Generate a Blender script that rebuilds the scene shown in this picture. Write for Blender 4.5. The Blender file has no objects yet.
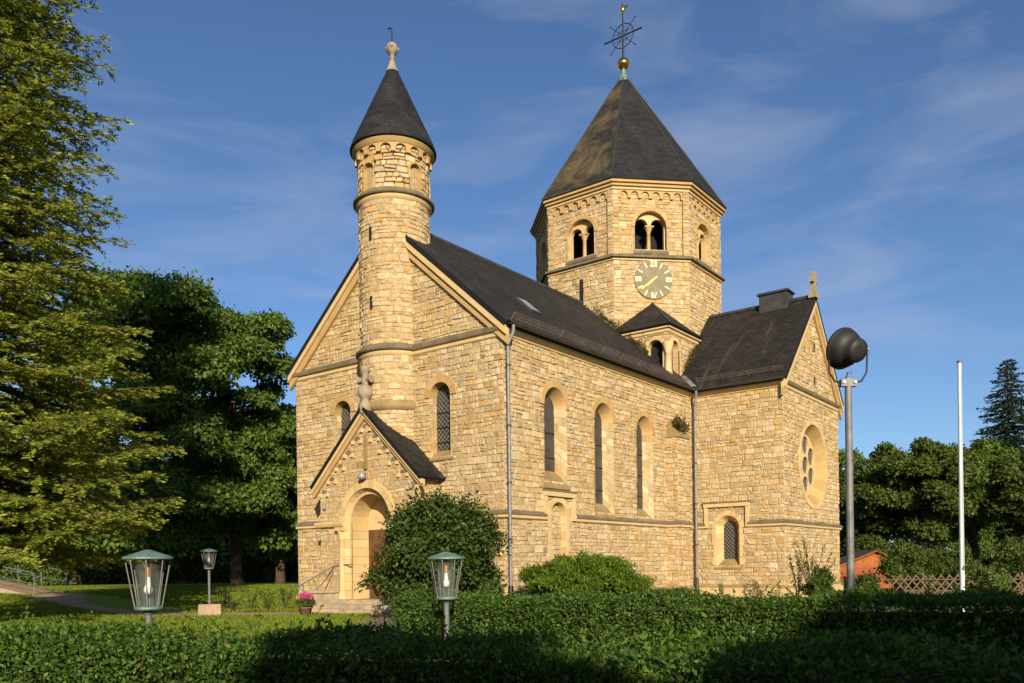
import bpy, math, random
import numpy as np
from mathutils import Vector, Matrix
from mathutils.geometry import tessellate_polygon

S = bpy.context.scene
C = bpy.context.collection
R = math.radians
PI = math.pi
rng = random.Random(7)
NR = np.random.default_rng(11)

# ------------------------------------------------------------------ camera, sky, sun, exposure
HEAD = R(37.4)                                   # view direction, counter-clockwise from +X (the nave axis)
FWD = np.array([math.cos(HEAD), math.sin(HEAD)])
RGT = np.array([math.sin(HEAD), -math.cos(HEAD)])
CAM = np.array([-19.7515, -15.3268, 1.45])
SUN_AZ, SUN_EL = R(226.0), R(21.0)               # towards the sun

cam_d = bpy.data.cameras.new('camera')
cam = bpy.data.objects.new('camera', cam_d); C.objects.link(cam)
cam_d.sensor_width = 36.0; cam_d.lens = 837 / 1024 * 36.0
cam_d.shift_y = 224 / 1024; cam_d.clip_end = 5000; cam_d.clip_start = 0.05
fw = Vector((FWD[0], FWD[1], 0)); rt = Vector((RGT[0], RGT[1], 0)); up = Vector((0, 0, 1))
roll = math.atan(0.013)
rt2 = rt * math.cos(roll) - up * math.sin(roll)
up2 = rt * math.sin(roll) + up * math.cos(roll)
m3 = Matrix((rt2, up2, -fw)).transposed()
cam.matrix_world = Matrix.Translation(Vector(CAM)) @ m3.to_4x4()
S.camera = cam

W = bpy.data.worlds.new('World'); S.world = W; W.use_nodes = True
wn = W.node_tree.nodes; wl = W.node_tree.links
wn.clear()
wo = wn.new('ShaderNodeOutputWorld'); bg = wn.new('ShaderNodeBackground')
sky = wn.new('ShaderNodeTexSky'); sky.sky_type = 'NISHITA'; sky.sun_disc = False
sky.sun_elevation = SUN_EL; sky.sun_rotation = PI / 2 - SUN_AZ
sky.altitude = 300; sky.air_density = 1.0; sky.dust_density = 0.6; sky.ozone_density = 3.0
bg.inputs[1].default_value = 0.072
tc = wn.new('ShaderNodeTexCoord')
mp = wn.new('ShaderNodeMapping'); mp.inputs['Rotation'].default_value = (0.15, 0.5, R(20)); mp.inputs['Scale'].default_value = (1.3, 2.6, 9.0)
nz = wn.new('ShaderNodeTexNoise'); nz.inputs['Scale'].default_value = 1.7; nz.inputs['Detail'].default_value = 7; nz.inputs['Roughness'].default_value = 0.55; nz.inputs['Distortion'].default_value = 0.5
cr = wn.new('ShaderNodeMapRange'); cr.inputs['From Min'].default_value = 0.47; cr.inputs['From Max'].default_value = 0.8; cr.inputs['To Max'].default_value = 0.42
mx = wn.new('ShaderNodeMix'); mx.data_type = 'RGBA'; mx.inputs[7].default_value = (3.9, 4.2, 5.0, 1)
wl.new(tc.outputs['Generated'], mp.inputs[0]); wl.new(mp.outputs[0], nz.inputs['Vector'])
wl.new(nz.outputs['Fac'], cr.inputs['Value']); wl.new(cr.outputs[0], mx.inputs[0])
sat = wn.new('ShaderNodeMix'); sat.data_type = 'RGBA'; sat.blend_type = 'MULTIPLY'; sat.inputs[0].default_value = 1.0; sat.inputs[7].default_value = (0.69, 0.80, 0.945, 1)
wl.new(sky.outputs[0], sat.inputs[6]); wl.new(sat.outputs[2], mx.inputs[6]); wl.new(mx.outputs[2], bg.inputs[0]); wl.new(bg.outputs[0], wo.inputs[0])

sd = bpy.data.lights.new('sun', 'SUN'); sun = bpy.data.objects.new('sun', sd); C.objects.link(sun)
sd.energy = 4.2; sd.angle = R(0.5); sd.color = (1.0, 0.87, 0.685)
sv = Vector((math.cos(SUN_AZ) * math.cos(SUN_EL), math.sin(SUN_AZ) * math.cos(SUN_EL), math.sin(SUN_EL)))
sun.rotation_euler = sv.to_track_quat('Z', 'Y').to_euler(); sun.location = sv * 60

S.view_settings.view_transform = 'Standard'; S.view_settings.look = 'None'
S.view_settings.gamma = 1.0; S.view_settings.use_curve_mapping = False
S.view_settings.exposure = 0.84
S.cycles.use_denoising = True
S.cycles.max_bounces = 6; S.cycles.transparent_max_bounces = 12
S.cycles.sample_clamp_indirect = 4.0

def c2w(lat, dep, z=0.0):
    """camera-side metres (right, ahead) -> world"""
    p = CAM[:2] + RGT * lat + FWD * dep
    return (float(p[0]), float(p[1]), z)
def px(x, dep, z=0.0):
    """a point under image column x at a given distance ahead"""
    return c2w((x - 512) / 837 * dep, dep, z)

# ------------------------------------------------------------------ materials
MATS = {}
def nodes(name):
    m = bpy.data.materials.new(name); m.use_nodes = True
    t = m.node_tree; b = t.nodes['Principled BSDF']; MATS[name] = m
    return m, t.nodes, t.links, b
def ramp(n, l, src, stops):
    r = n.new('ShaderNodeValToRGB'); e = r.color_ramp.elements
    while len(e) < len(stops): e.new(0.5)
    for k, (p, c) in enumerate(stops):
        e[k].position = p; e[k].color = (c[0], c[1], c[2], 1)
    l.new(src, r.inputs[0]); return r.outputs[0]
def noise(n, l, scale, detail=5, rough=0.55, vec=None, dist=0.0):
    t = n.new('ShaderNodeTexNoise'); t.inputs['Scale'].default_value = scale; t.inputs['Detail'].default_value = detail
    t.inputs['Roughness'].default_value = rough; t.inputs['Distortion'].default_value = dist
    if vec is not None: l.new(vec, t.inputs['Vector'])
    return t.outputs['Fac']
def mix(n, l, fac, a, b, mode='MIX'):
    x = n.new('ShaderNodeMix'); x.data_type = 'RGBA'; x.blend_type = mode
    for i, v in ((0, fac), (6, a), (7, b)):
        if isinstance(v, (int, float)): x.inputs[i].default_value = v
        elif isinstance(v, tuple): x.inputs[i].default_value = (v[0], v[1], v[2], 1)
        else: l.new(v, x.inputs[i])
    return x.outputs[2]
def mrange(n, l, src, a, b, c=0.0, d=1.0):
    x = n.new('ShaderNodeMapRange'); l.new(src, x.inputs[0])
    for i, v in enumerate((a, b, c, d)): x.inputs[i + 1].default_value = v
    return x.outputs[0]
def bump(n, l, b, h, strength=0.5, dist=0.02, prev=None):
    x = n.new('ShaderNodeBump'); x.inputs['Strength'].default_value = strength; x.inputs['Distance'].default_value = dist
    l.new(h, x.inputs['Height'])
    if prev is not None: l.new(prev, x.inputs['Normal'])
    l.new(x.outputs[0], b.inputs['Normal']); return x.outputs[0]
def objco(n):
    return n.new('ShaderNodeTexCoord').outputs['Object']

def simple(name, col, rough=0.6, var=0.25, scale=6.0, metal=0.0, bmp=0.15, spec=0.4):
    m, n, l, b = nodes(name); v = objco(n)
    f = noise(n, l, scale, 6, 0.6, v)
    lo = tuple(c * (1 - var) for c in col); hi = tuple(min(1, c * (1 + var)) for c in col)
    l.new(ramp(n, l, f, [(0.3, lo), (0.7, hi)]), b.inputs['Base Color'])
    b.inputs['Roughness'].default_value = rough; b.inputs['Metallic'].default_value = metal
    b.inputs['Specular IOR Level'].default_value = spec
    if bmp: bump(n, l, b, noise(n, l, scale * 5, 4, 0.6, v), bmp, 0.02)
    return m

def rubble():
    m, n, l, b = nodes('rubble_stone'); v = objco(n)
    a = n.new('ShaderNodeAttribute'); a.attribute_name = 'tint'
    f = ramp(n, l, noise(n, l, 5.0, 6, 0.65, v), [(0.25, (0.74, 0.70, 0.64)), (0.5, (0.98, 0.98, 0.98)), (0.75, (1.15, 1.13, 1.1))])
    c = mix(n, l, 1.0, a.outputs['Color'], f, 'MULTIPLY')
    st = mrange(n, l, noise(n, l, 0.55, 5, 0.6, v), 0.50, 0.72, 0.0, 0.5)     # broad weather staining of the stone
    c = mix(n, l, st, c, mix(n, l, 1.0, c, (0.86, 0.72, 0.5), 'MULTIPLY'))
    ms_ = n.new('ShaderNodeMapping'); ms_.inputs['Scale'].default_value = (1.6, 1.6, 0.28); l.new(v, ms_.inputs[0])   # old rain streaks and soot
    rs_ = mrange(n, l, noise(n, l, 1.0, 7, 0.68, ms_.outputs[0], 0.3), 0.54, 0.74, 0.0, 0.42)
    c = mix(n, l, rs_, c, mix(n, l, 1.0, c, (0.55, 0.52, 0.47), 'MULTIPLY'))
    sp = mrange(n, l, noise(n, l, 23.0, 3, 0.7, v), 0.60, 0.74, 0.0, 0.5)
    c = mix(n, l, sp, c, (0.16, 0.115, 0.06))
    l.new(c, b.inputs['Base Color']); b.inputs['Roughness'].default_value = 0.92; b.inputs['Specular IOR Level'].default_value = 0.15
    p = bump(n, l, b, noise(n, l, 9.0, 6, 0.7, v), 0.9, 0.08)
    bump(n, l, b, noise(n, l, 38.0, 4, 0.7, v), 0.7, 0.03, p)
    return m
def dressed(name, c0, c1, dark=(0.2, 0.15, 0.09), dk=0.5):
    m, n, l, b = nodes(name); v = objco(n)
    a = n.new('ShaderNodeAttribute'); a.attribute_name = 'tint'
    c = ramp(n, l, noise(n, l, 2.2, 6, 0.6, v), [(0.3, c0), (0.7, c1)])
    c = mix(n, l, 1.0, c, a.outputs['Color'], 'MULTIPLY')
    c = mix(n, l, mrange(n, l, noise(n, l, 7.0, 6, 0.7, v), 0.55, 0.75, 0, dk), c, dark)
    l.new(c, b.inputs['Base Color']); b.inputs['Roughness'].default_value = 0.88; b.inputs['Specular IOR Level'].default_value = 0.2
    bump(n, l, b, noise(n, l, 30.0, 5, 0.65, v), 0.35, 0.02)
    return m
def slate(name, c0, c1, lichen, amount, lo=0.5):
    m, n, l, b = nodes(name)
    uv = n.new('ShaderNodeUVMap').outputs[0]; v = objco(n)
    br = n.new('ShaderNodeTexBrick'); l.new(uv, br.inputs['Vector'])
    br.inputs['Scale'].default_value = 1.0; br.inputs['Brick Width'].default_value = 0.24; br.inputs['Row Height'].default_value = 0.15
    br.inputs['Mortar Size'].default_value = 0.010; br.inputs['Mortar Smooth'].default_value = 0.3; br.inputs['Bias'].default_value = 0.0
    br.inputs['Color1'].default_value = (*c0, 1); br.inputs['Color2'].default_value = (*c1, 1); br.inputs['Mortar'].default_value = (0.008, 0.008, 0.008, 1)
    c = mix(n, l, 1.0, br.outputs['Color'], ramp(n, l, noise(n, l, 1.1, 6, 0.65, v), [(0.3, (0.55, 0.55, 0.57)), (0.7, (1.4, 1.34, 1.22))]), 'MULTIPLY')
    if name == 'streaked_slate':
        mpp = n.new('ShaderNodeMapping'); mpp.inputs['Scale'].default_value = (1.6, 0.22, 1); l.new(uv, mpp.inputs[0])
        mk = mrange(n, l, noise(n, l, 1.0, 8, 0.7, mpp.outputs[0], 0.4), lo, lo + 0.2, 0, amount)
    else:
        mk = mrange(n, l, noise(n, l, 0.75, 8, 0.72, v, 0.6), lo, lo + 0.2, 0, amount)
    c = mix(n, l, mk, c, lichen)
    l.new(c, b.inputs['Base Color']); b.inputs['Roughness'].default_value = 0.78; b.inputs['Specular IOR Level'].default_value = 0.25
    sep = n.new('ShaderNodeSeparateXYZ'); l.new(uv, sep.inputs[0])      # each course tilts out towards its lower edge
    md = n.new('ShaderNodeMath'); md.operation = 'FLOORED_MODULO'; l.new(sep.outputs[1], md.inputs[0]); md.inputs[1].default_value = 0.15
    h = n.new('ShaderNodeMath'); h.operation = 'MULTIPLY'; l.new(md.outputs[0], h.inputs[0]); h.inputs[1].default_value = -4.0
    p = bump(n, l, b, h.outputs[0], 0.6, 0.03)
    p = bump(n, l, b, br.outputs['Fac'], -0.5, 0.015, p) if False else p
    bump(n, l, b, noise(n, l, 14.0, 4, 0.6, v), 0.45, 0.03, p)
    return m
def leadglass():
    m, n, l, b = nodes('leaded_glass')
    uv = n.new('ShaderNodeUVMap').outputs[0]
    mp = n.new('ShaderNodeMapping'); mp.inputs['Rotation'].default_value = (0, 0, R(45)); l.new(uv, mp.inputs[0])
    br = n.new('ShaderNodeTexBrick'); l.new(mp.outputs[0], br.inputs['Vector']); br.offset = 0.0
    br.inputs['Scale'].default_value = 1.0; br.inputs['Brick Width'].default_value = 0.115; br.inputs['Row Height'].default_value = 0.115
    br.inputs['Mortar Size'].default_value = 0.011
    br.inputs['Color1'].default_value = (0.012, 0.013, 0.016, 1); br.inputs['Color2'].default_value = (0.035, 0.034, 0.034, 1); br.inputs['Mortar'].default_value = (0.16, 0.15, 0.12, 1)
    l.new(br.outputs['Color'], b.inputs['Base Color']); b.inputs['Roughness'].default_value = 0.28
    bump(n, l, b, br.outputs['Fac'], 0.5, 0.01)
    return m
def leafmat(name, trans=0.3, rough=0.55, spec=0.25):
    m, n, l, b = nodes(name)
    a = n.new('ShaderNodeAttribute'); a.attribute_name = 'tint'
    l.new(a.outputs['Color'], b.inputs['Base Color']); b.inputs['Roughness'].default_value = rough; b.inputs['Specular IOR Level'].default_value = spec
    t = n.new('ShaderNodeBsdfTranslucent')
    l.new(mix(n, l, 1.0, a.outputs['Color'], (1.25, 1.2, 0.5), 'MULTIPLY'), t.inputs[0])
    ms = n.new('ShaderNodeMixShader'); ms.inputs[0].default_value = trans
    l.new(b.outputs[0], ms.inputs[1]); l.new(t.outputs[0], ms.inputs[2])
    l.new(ms.outputs[0], n['Material Output'].inputs[0])
    return m
def groundmat(name, stops, s1=0.35, s2=9.0, bmp=0.4):
    m, n, l, b = nodes(name); v = objco(n)
    a = noise(n, l, s1, 6, 0.6, v); c = noise(n, l, s2, 6, 0.7, v)
    x = n.new('ShaderNodeMath'); x.operation = 'MULTIPLY_ADD'; l.new(c, x.inputs[0]); x.inputs[1].default_value = 0.6; l.new(a, x.inputs[2])
    y = mrange(n, l, x.outputs[0], 0.45, 1.1)
    l.new(ramp(n, l, y, stops), b.inputs['Base Color']); b.inputs['Roughness'].default_value = 0.95; b.inputs['Specular IOR Level'].default_value = 0.1
    bump(n, l, b, c, bmp, 0.05); return m

M_RUB = rubble()
M_MORT = simple('lime_mortar', (0.36, 0.26, 0.14), 0.95, 0.3, 6, spec=0.1, bmp=0.4)
M_DRS = dressed('dressed_sandstone', (0.49, 0.345, 0.155), (0.58, 0.42, 0.21))
M_ORG = dressed('ochre_sandstone', (0.385, 0.24, 0.09), (0.46, 0.305, 0.13), dk=0.35)
M_WEA = dressed('weathered_and_shade_stone', (0.11, 0.085, 0.05), (0.20, 0.16, 0.10), (0.05, 0.045, 0.03), 0.6)  # weathered upper faces; also painted as recess shade in the porch arches
M_SILL = dressed('mossy_sill_stone', (0.20, 0.14, 0.06), (0.31, 0.215, 0.095), (0.09, 0.08, 0.035), 0.5)
M_GREY = dressed('grey_finial_stone', (0.20, 0.165, 0.11), (0.34, 0.28, 0.19), (0.1, 0.09, 0.06), 0.5)
M_SLATE = slate('nave_slate', (0.014, 0.013, 0.013), (0.027, 0.024, 0.022), (0.075, 0.06, 0.035), 0.35, 0.54)
M_SLATEL = slate('lichened_slate', (0.018, 0.017, 0.015), (0.034, 0.030, 0.026), (0.13, 0.095, 0.042), 0.8, 0.45)
M_SLATET = slate('streaked_slate', (0.013, 0.012, 0.011), (0.028, 0.024, 0.020), (0.14, 0.12, 0.085), 0.55, 0.55)
M_SLATEC = slate('cone_slate', (0.013, 0.013, 0.014), (0.025, 0.024, 0.024), (0.06, 0.05, 0.033), 0.3, 0.56)
M_GLASS = leadglass()
M_GLAZ = simple('grey_glazing', (0.050, 0.042, 0.036), 0.35, 0.35, 2.2, 0, 0.1)
M_ZINC = simple('zinc', (0.20, 0.20, 0.19), 0.6, 0.25, 5, 0.25, 0.05)
M_ZINCD = simple('dark_zinc', (0.07, 0.065, 0.06), 0.5, 0.35, 3, 0.5, 0.05)
M_LEAD = simple('lead_sheet', (0.28, 0.30, 0.31), 0.55, 0.2, 5, 0.4, 0.05)
M_IRON = simple('wrought_iron', (0.012, 0.012, 0.014), 0.5, 0.2, 8, 0.3, 0.05)
M_GOLD = simple('gilded_copper', (0.85, 0.48, 0.10), 0.24, 0.1, 9, 1.0, 0.02)
M_CLOCK = simple('painted_dial', (0.19, 0.16, 0.095), 0.7, 0.22, 3.5, 0, 0.1)
M_NUM = simple('gilt_numerals', (0.75, 0.62, 0.28), 0.45, 0.1, 9, 0.1, 0)
M_HAND = simple('gilt_hand', (0.80, 0.48, 0.06), 0.4, 0.1, 9, 0.2, 0)
M_DOOR = simple('oak_door', (0.11, 0.05, 0.02), 0.6, 0.4, 3, 0, 0.2)
M_BLACK = simple('interior_shade_black', (0.012, 0.010, 0.009), 0.9, 0.2, 3, 0, 0)  # near-black painted where openings, slits and niches are only in shade
M_SNOW = simple('rusty_snow_guard', (0.16, 0.12, 0.095), 0.7, 0.35, 4, 0.2, 0)
M_BARK = simple('bark', (0.065, 0.048, 0.032), 0.95, 0.4, 4, 0, 0.6, 0.1)
M_LEAF = leafmat('broad_leaf', 0.38)
M_NEEDLE = leafmat('needle_spray', 0.38, 0.6, 0.2)
M_PETAL = leafmat('petal', 0.3, 0.6, 0.2)
M_HCORE = simple('hedge_shade_core', (0.018, 0.022, 0.010), 0.95, 0.4, 12, 0, 0.5, 0.05)  # solid dark hedge core; blocks light and stands for inner shade
M_COPPER = simple('verdigris_copper', (0.13, 0.21, 0.165), 0.55, 0.22, 8, 0.25, 0.05)
M_STEEL = simple('galvanised_steel', (0.17, 0.165, 0.155), 0.6, 0.3, 6, 0.25, 0.03)
M_GREYP = simple('grey_painted_post', (0.13, 0.135, 0.135), 0.55, 0.2, 8, 0.2, 0.05)
M_LBLACK = simple('black_lamp_paint', (0.020, 0.018, 0.016), 0.58, 0.3, 6, 0.1, 0.05)
M_WHITE = simple('white_pole_paint', (0.55, 0.57, 0.58), 0.5, 0.16, 3, 0, 0.02)
M_CONC = simple('concrete_block', (0.42, 0.30, 0.20), 0.9, 0.2, 6, 0, 0.3)
M_STEP = simple('step_stone', (0.36, 0.28, 0.18), 0.9, 0.3, 4, 0, 0.4)
M_SHED = simple('orange_timber', (0.27, 0.078, 0.018), 0.8, 0.35, 2, 0, 0.1)
M_SHEDR = simple('shed_roof_felt', (0.07, 0.035, 0.025), 0.9, 0.3, 5, 0, 0.2)
M_FENCE = simple('weathered_larch', (0.13, 0.088, 0.05), 0.85, 0.3, 5, 0, 0.2)
M_BULB = simple('frosted_bulb', (0.80, 0.78, 0.72), 0.3, 0.05, 5, 0, 0)
M_BRASS = simple('aged_brass', (0.50, 0.26, 0.07), 0.4, 0.2, 9, 0.6, 0)
M_POT = simple('clay_pot', (0.25, 0.13, 0.07), 0.85, 0.2, 8, 0, 0.2)
def glassmat():
    m, n, l, b = nodes('lantern_glass')
    b.inputs['Base Color'].default_value = (0.75, 0.78, 0.74, 1); b.inputs['Roughness'].default_value = 0.03
    t = n.new('ShaderNodeBsdfTransparent'); t.inputs[0].default_value = (0.84, 0.86, 0.80, 1)
    ms = n.new('ShaderNodeMixShader'); ms.inputs[0].default_value = 0.06
    l.new(t.outputs[0], ms.inputs[1]); l.new(b.outputs[0], ms.inputs[2]); l.new(ms.outputs[0], n['Material Output'].inputs[0])
    return m
M_PANE = glassmat()
M_GROUND = groundmat('meadow_ground', [(0.0, (0.045, 0.05, 0.018)), (0.5, (0.075, 0.085, 0.025)), (1.0, (0.12, 0.105, 0.045))], 0.25, 7)
M_LAWN = groundmat('lawn', [(0.0, (0.12, 0.17, 0.012)), (0.5, (0.17, 0.215, 0.016)), (1.0, (0.23, 0.235, 0.028))], 0.3, 14)
M_PATH = groundmat('gravel_path', [(0.0, (0.24, 0.145, 0.08)), (0.5, (0.34, 0.22, 0.13)), (1.0, (0.42, 0.30, 0.19))], 0.8, 22)
M_SOIL = groundmat('flower_bed', [(0.0, (0.07, 0.045, 0.02)), (0.5, (0.14, 0.085, 0.04)), (1.0, (0.19, 0.13, 0.05))], 0.9, 18)

# ------------------------------------------------------------------ object helpers
def tag(o, label=None, cat=None, group=None, kind=None):
    if label: o['label'] = label
    if cat: o['category'] = cat
    if group: o['group'] = group
    if kind: o['kind'] = kind
    return o
def empty(name, loc, rz=0.0, label=None, cat=None, group=None):
    o = bpy.data.objects.new(name, None); C.objects.link(o); o.location = loc; o.rotation_euler = (0, 0, rz)
    o.empty_display_size = 0.3
    return tag(o, label, cat, group)
def copy_tree(o, parent=None):
    c = o.copy(); C.objects.link(c)
    if parent is not None: c.parent = parent
    for ch in list(o.children): copy_tree(ch, c)
    return c

class MB:
    def __init__(s): s.v = []; s.f = []; s.m = []; s.c = []; s.uv = []; s.mats = []; s.sm = []
    def mi(s, m):
        if m not in s.mats: s.mats.append(m)
        return s.mats.index(m)
    def face(s, pts, mat, col=(1, 1, 1), uv=None, smooth=False):
        b = len(s.v); s.v.extend([tuple(p) for p in pts]); s.f.append(list(range(b, b + len(pts))))
        s.m.append(s.mi(mat)); s.c.append(col); s.uv.append(uv or [(0, 0)] * len(pts)); s.sm.append(smooth)
    def idx(s, verts, faces, mat, col=(1, 1, 1), smooth=False, uvs=None):
        b = len(s.v); s.v.extend([tuple(p) for p in verts]); k = s.mi(mat)
        for i, f in enumerate(faces):
            s.f.append([b + q for q in f]); s.m.append(k); s.c.append(col); s.sm.append(smooth)
            s.uv.append(uvs[i] if uvs else [(0, 0)] * len(f))
    def box(s, lo, hi, mat, T=None, col=(1, 1, 1), bev=0.0):
        x0, y0, z0 = lo; x1, y1, z1 = hi
        vs = [(x0, y0, z0), (x1, y0, z0), (x1, y1, z0), (x0, y1, z0), (x0, y0, z1), (x1, y0, z1), (x1, y1, z1), (x0, y1, z1)]
        if bev:
            b = bev
            vs = vs[:4] + [(x0, y0, z1 - b), (x1, y0, z1 - b), (x1, y1, z1 - b), (x0, y1, z1 - b), (x0 + b, y0 + b, z1), (x1 - b, y0 + b, z1), (x1 - b, y1 - b, z1), (x0 + b, y1 - b, z1)]
            fs = [(0, 3, 2, 1), (0, 1, 5, 4), (1, 2, 6, 5), (2, 3, 7, 6), (3, 0, 4, 7), (4, 5, 9, 8), (5, 6, 10, 9), (6, 7, 11, 10), (7, 4, 8, 11), (8, 9, 10, 11)]
        else:
            fs = [(0, 3, 2, 1), (4, 5, 6, 7), (0, 1, 5, 4), (1, 2, 6, 5), (2, 3, 7, 6), (3, 0, 4, 7)]
        if T: vs = [T(*p) for p in vs]
        s.idx(vs, fs, mat, col)
    def tube(s, pts, r, mat, n=8, cap=True, col=(1, 1, 1)):
        pts = [Vector(p) for p in pts]; rs = r if isinstance(r, (list, tuple)) else [r] * len(pts)
        vs = []; prev = None
        for i, p in enumerate(pts):
            d = (pts[min(i + 1, len(pts) - 1)] - pts[max(i - 1, 0)]).normalized()
            if prev is None:
                a = Vector((0, 0, 1)) if abs(d.z) < 0.9 else Vector((1, 0, 0)); u = d.cross(a).normalized()
            else:
                u = (prev - d * prev.dot(d)).normalized()
            prev = u; w = d.cross(u)
            for k in range(n):
                t = 2 * PI * k / n; vs.append(p + (u * math.cos(t) + w * math.sin(t)) * rs[i])
        fs = []
        for i in range(len(pts) - 1):
            for k in range(n):
                fs.append((i * n + k, i * n + (k + 1) % n, (i + 1) * n + (k + 1) % n, (i + 1) * n + k))
        s.idx(vs, fs, mat, col, True)
        if cap:
            s.face(vs[:n][::-1], mat, col); s.face(vs[-n:], mat, col)
    def lathe(s, c, prof, mat, n=32, a0=0.0, a1=2 * PI, col=(1, 1, 1), smooth=True):
        """prof: (r, z) list from bottom to top, outward faces"""
        full = abs(a1 - a0 - 2 * PI) < 1e-6; k = n if full else n + 1
        vs = []; uvs = []
        L = [0.0]
        for i in range(1, len(prof)): L.append(L[-1] + math.hypot(prof[i][0] - prof[i - 1][0], prof[i][1] - prof[i - 1][1]))
        for r, z in prof:
            for j in range(k):
                t = a0 + (a1 - a0) * j / n; vs.append((c[0] + r * math.cos(t), c[1] + r * math.sin(t), c[2] + z))
        fs = []
        rm = max(p[0] for p in prof)
        for i in range(len(prof) - 1):
            for j in range(n):
                j2 = (j + 1) % k
                fs.append((i * k + j, i * k + j2, (i + 1) * k + j2, (i + 1) * k + j))
                ua, ub = (a1 - a0) * j / n * rm * 0.6, (a1 - a0) * (j + 1) / n * rm * 0.6
                uvs.append([(ua, L[i]), (ub, L[i]), (ub, L[i + 1]), (ua, L[i + 1])])
        s.idx(vs, fs, mat, col, smooth, uvs)
    def build(s, name, parent=None):
        me = bpy.data.meshes.new(name); me.from_pydata(s.v, [], s.f)
        for m in s.mats: me.materials.append(m)
        me.polygons.foreach_set('material_index', s.m); me.polygons.foreach_set('use_smooth', s.sm)
        at = me.attributes.new('tint', 'FLOAT_COLOR', 'FACE')
        at.data.foreach_set('color', np.array([(c[0], c[1], c[2], 1) for c in s.c], dtype=np.float32).ravel())
        u = me.uv_layers.new(name='UVMap')
        u.data.foreach_set('uv', np.array([q for f in s.uv for q in f], dtype=np.float32).ravel())
        me.update()
        o = bpy.data.objects.new(name, me); C.objects.link(o)
        if parent is not None: o.parent = parent
        return o

# ------------------------------------------------------------------ masonry
class Flat:
    def __init__(s, o, ang, off=0.0):
        a = R(ang); s.n = Vector((math.cos(a), math.sin(a), 0)); s.u = Vector((-math.sin(a), math.cos(a), 0)); s.o = Vector(o) + s.n * off
    def __call__(s, u, v, h=0.0): return s.o + s.u * u + Vector((0, 0, v)) + s.n * h
class Cyl:
    def __init__(s, c, r, ang): s.c = c; s.r = r; s.a = R(ang)
    def __call__(s, u, v, h=0.0):
        t = s.a + u / s.r; return Vector((s.c[0] + (s.r + h) * math.cos(t), s.c[1] + (s.r + h) * math.sin(t), v))

PAL = [((0.565, 0.415, 0.215), 10), ((0.61, 0.46, 0.255), 8), ((0.53, 0.38, 0.185), 8), ((0.56, 0.36, 0.135), 3), ((0.50, 0.385, 0.225), 5), ((0.64, 0.50, 0.295), 5), ((0.45, 0.325, 0.165), 3)]
PW = [w for _, w in PAL]
def stone_col():
    c = rng.choices(PAL, PW)[0][0]; k = rng.uniform(0.88, 1.10)
    return tuple(min(0.75, q * k * rng.uniform(0.97, 1.03)) for q in c)
def clip(poly, nx, ny, d):
    """keep nx*u+ny*v >= d"""
    out = []
    for i in range(len(poly)):
        a, b = poly[i], poly[(i + 1) % len(poly)]
        da = a[0] * nx + a[1] * ny - d; db = b[0] * nx + b[1] * ny - d
        if da >= 0: out.append(a)
        if (da >= 0) != (db >= 0):
            t = da / (da - db); out.append((a[0] + (b[0] - a[0]) * t, a[1] + (b[1] - a[1]) * t))
    return out
def area(p): return 0.5 * sum(p[i][0] * p[(i + 1) % len(p)][1] - p[(i + 1) % len(p)][0] * p[i][1] for i in range(len(p)))
class Arch:
    """opening: half width r, sill v0, springing vs; clear = radius kept free of rubble"""
    def __init__(s, uc, v0, vs, r, clear=0.0, cj=None): s.uc, s.v0, s.vs, s.r, s.R = uc, v0, vs, r, r + clear; s.J = s.R if cj is None else r + cj
    def inside(s, p, e=0.0):
        u, v = p[0] - s.uc, p[1]
        if v < s.v0: return False
        if v < s.vs: return abs(u) < s.J - e
        return math.hypot(u, v - s.vs) < s.R - e
    def cut(s, poly):
        pts = poly + [((poly[i][0] + poly[(i + 1) % len(poly)][0]) / 2, (poly[i][1] + poly[(i + 1) % len(poly)][1]) / 2) for i in range(len(poly))]
        if not any(s.inside(p) for p in pts): return poly
        cu = sum(p[0] for p in poly) / len(poly); cv = sum(p[1] for p in poly) / len(poly)
        if cv > s.vs:
            dx, dy = cu - s.uc, cv - s.vs; L = math.hypot(dx, dy) or 1e-6; dx /= L; dy /= L
            if L < s.R * 0.75: return []
            return clip(poly, dx, dy, dx * s.uc + dy * s.vs + s.R)
        if cv < s.v0: return clip(poly, 0, -1, -s.v0)
        sg = 1 if cu > s.uc else -1
        return clip(poly, sg, 0, sg * s.uc + s.J)
    def outline(s, r=None, n=14, v0=None):
        r = s.r if r is None else r; v0 = s.v0 if v0 is None else v0
        return [(s.uc - r, v0), (s.uc - r, s.vs)] + [(s.uc - r * math.cos(PI * k / n), s.vs + r * math.sin(PI * k / n)) for k in range(1, n)] + [(s.uc + r, s.vs), (s.uc + r, v0)]
class Rnd(Arch):
    def __init__(s, uc, vc, r, clear=0.0): s.uc, s.vs, s.r, s.R = uc, vc, r, r + clear; s.v0 = vc - s.R
    def inside(s, p, e=0.0): return math.hypot(p[0] - s.uc, p[1] - s.vs) < s.R - e
    def cut(s, poly):
        pts = poly + [((poly[i][0] + poly[(i + 1) % len(poly)][0]) / 2, (poly[i][1] + poly[(i + 1) % len(poly)][1]) / 2) for i in range(len(poly))]
        if not any(s.inside(p) for p in pts): return poly
        cu = sum(p[0] for p in poly) / len(poly); cv = sum(p[1] for p in poly) / len(poly)
        dx, dy = cu - s.uc, cv - s.vs; L = math.hypot(dx, dy) or 1e-6; dx /= L; dy /= L
        if L < s.R * 0.75: return []
        return clip(poly, dx, dy, dx * s.uc + dy * s.vs + s.R)
    def outline(s, r=None, n=36, v0=None):
        r = s.r if r is None else r
        return [(s.uc - r * math.cos(2 * PI * k / n), s.vs + r * math.sin(2 * PI * k / n)) for k in range(n)]

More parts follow.
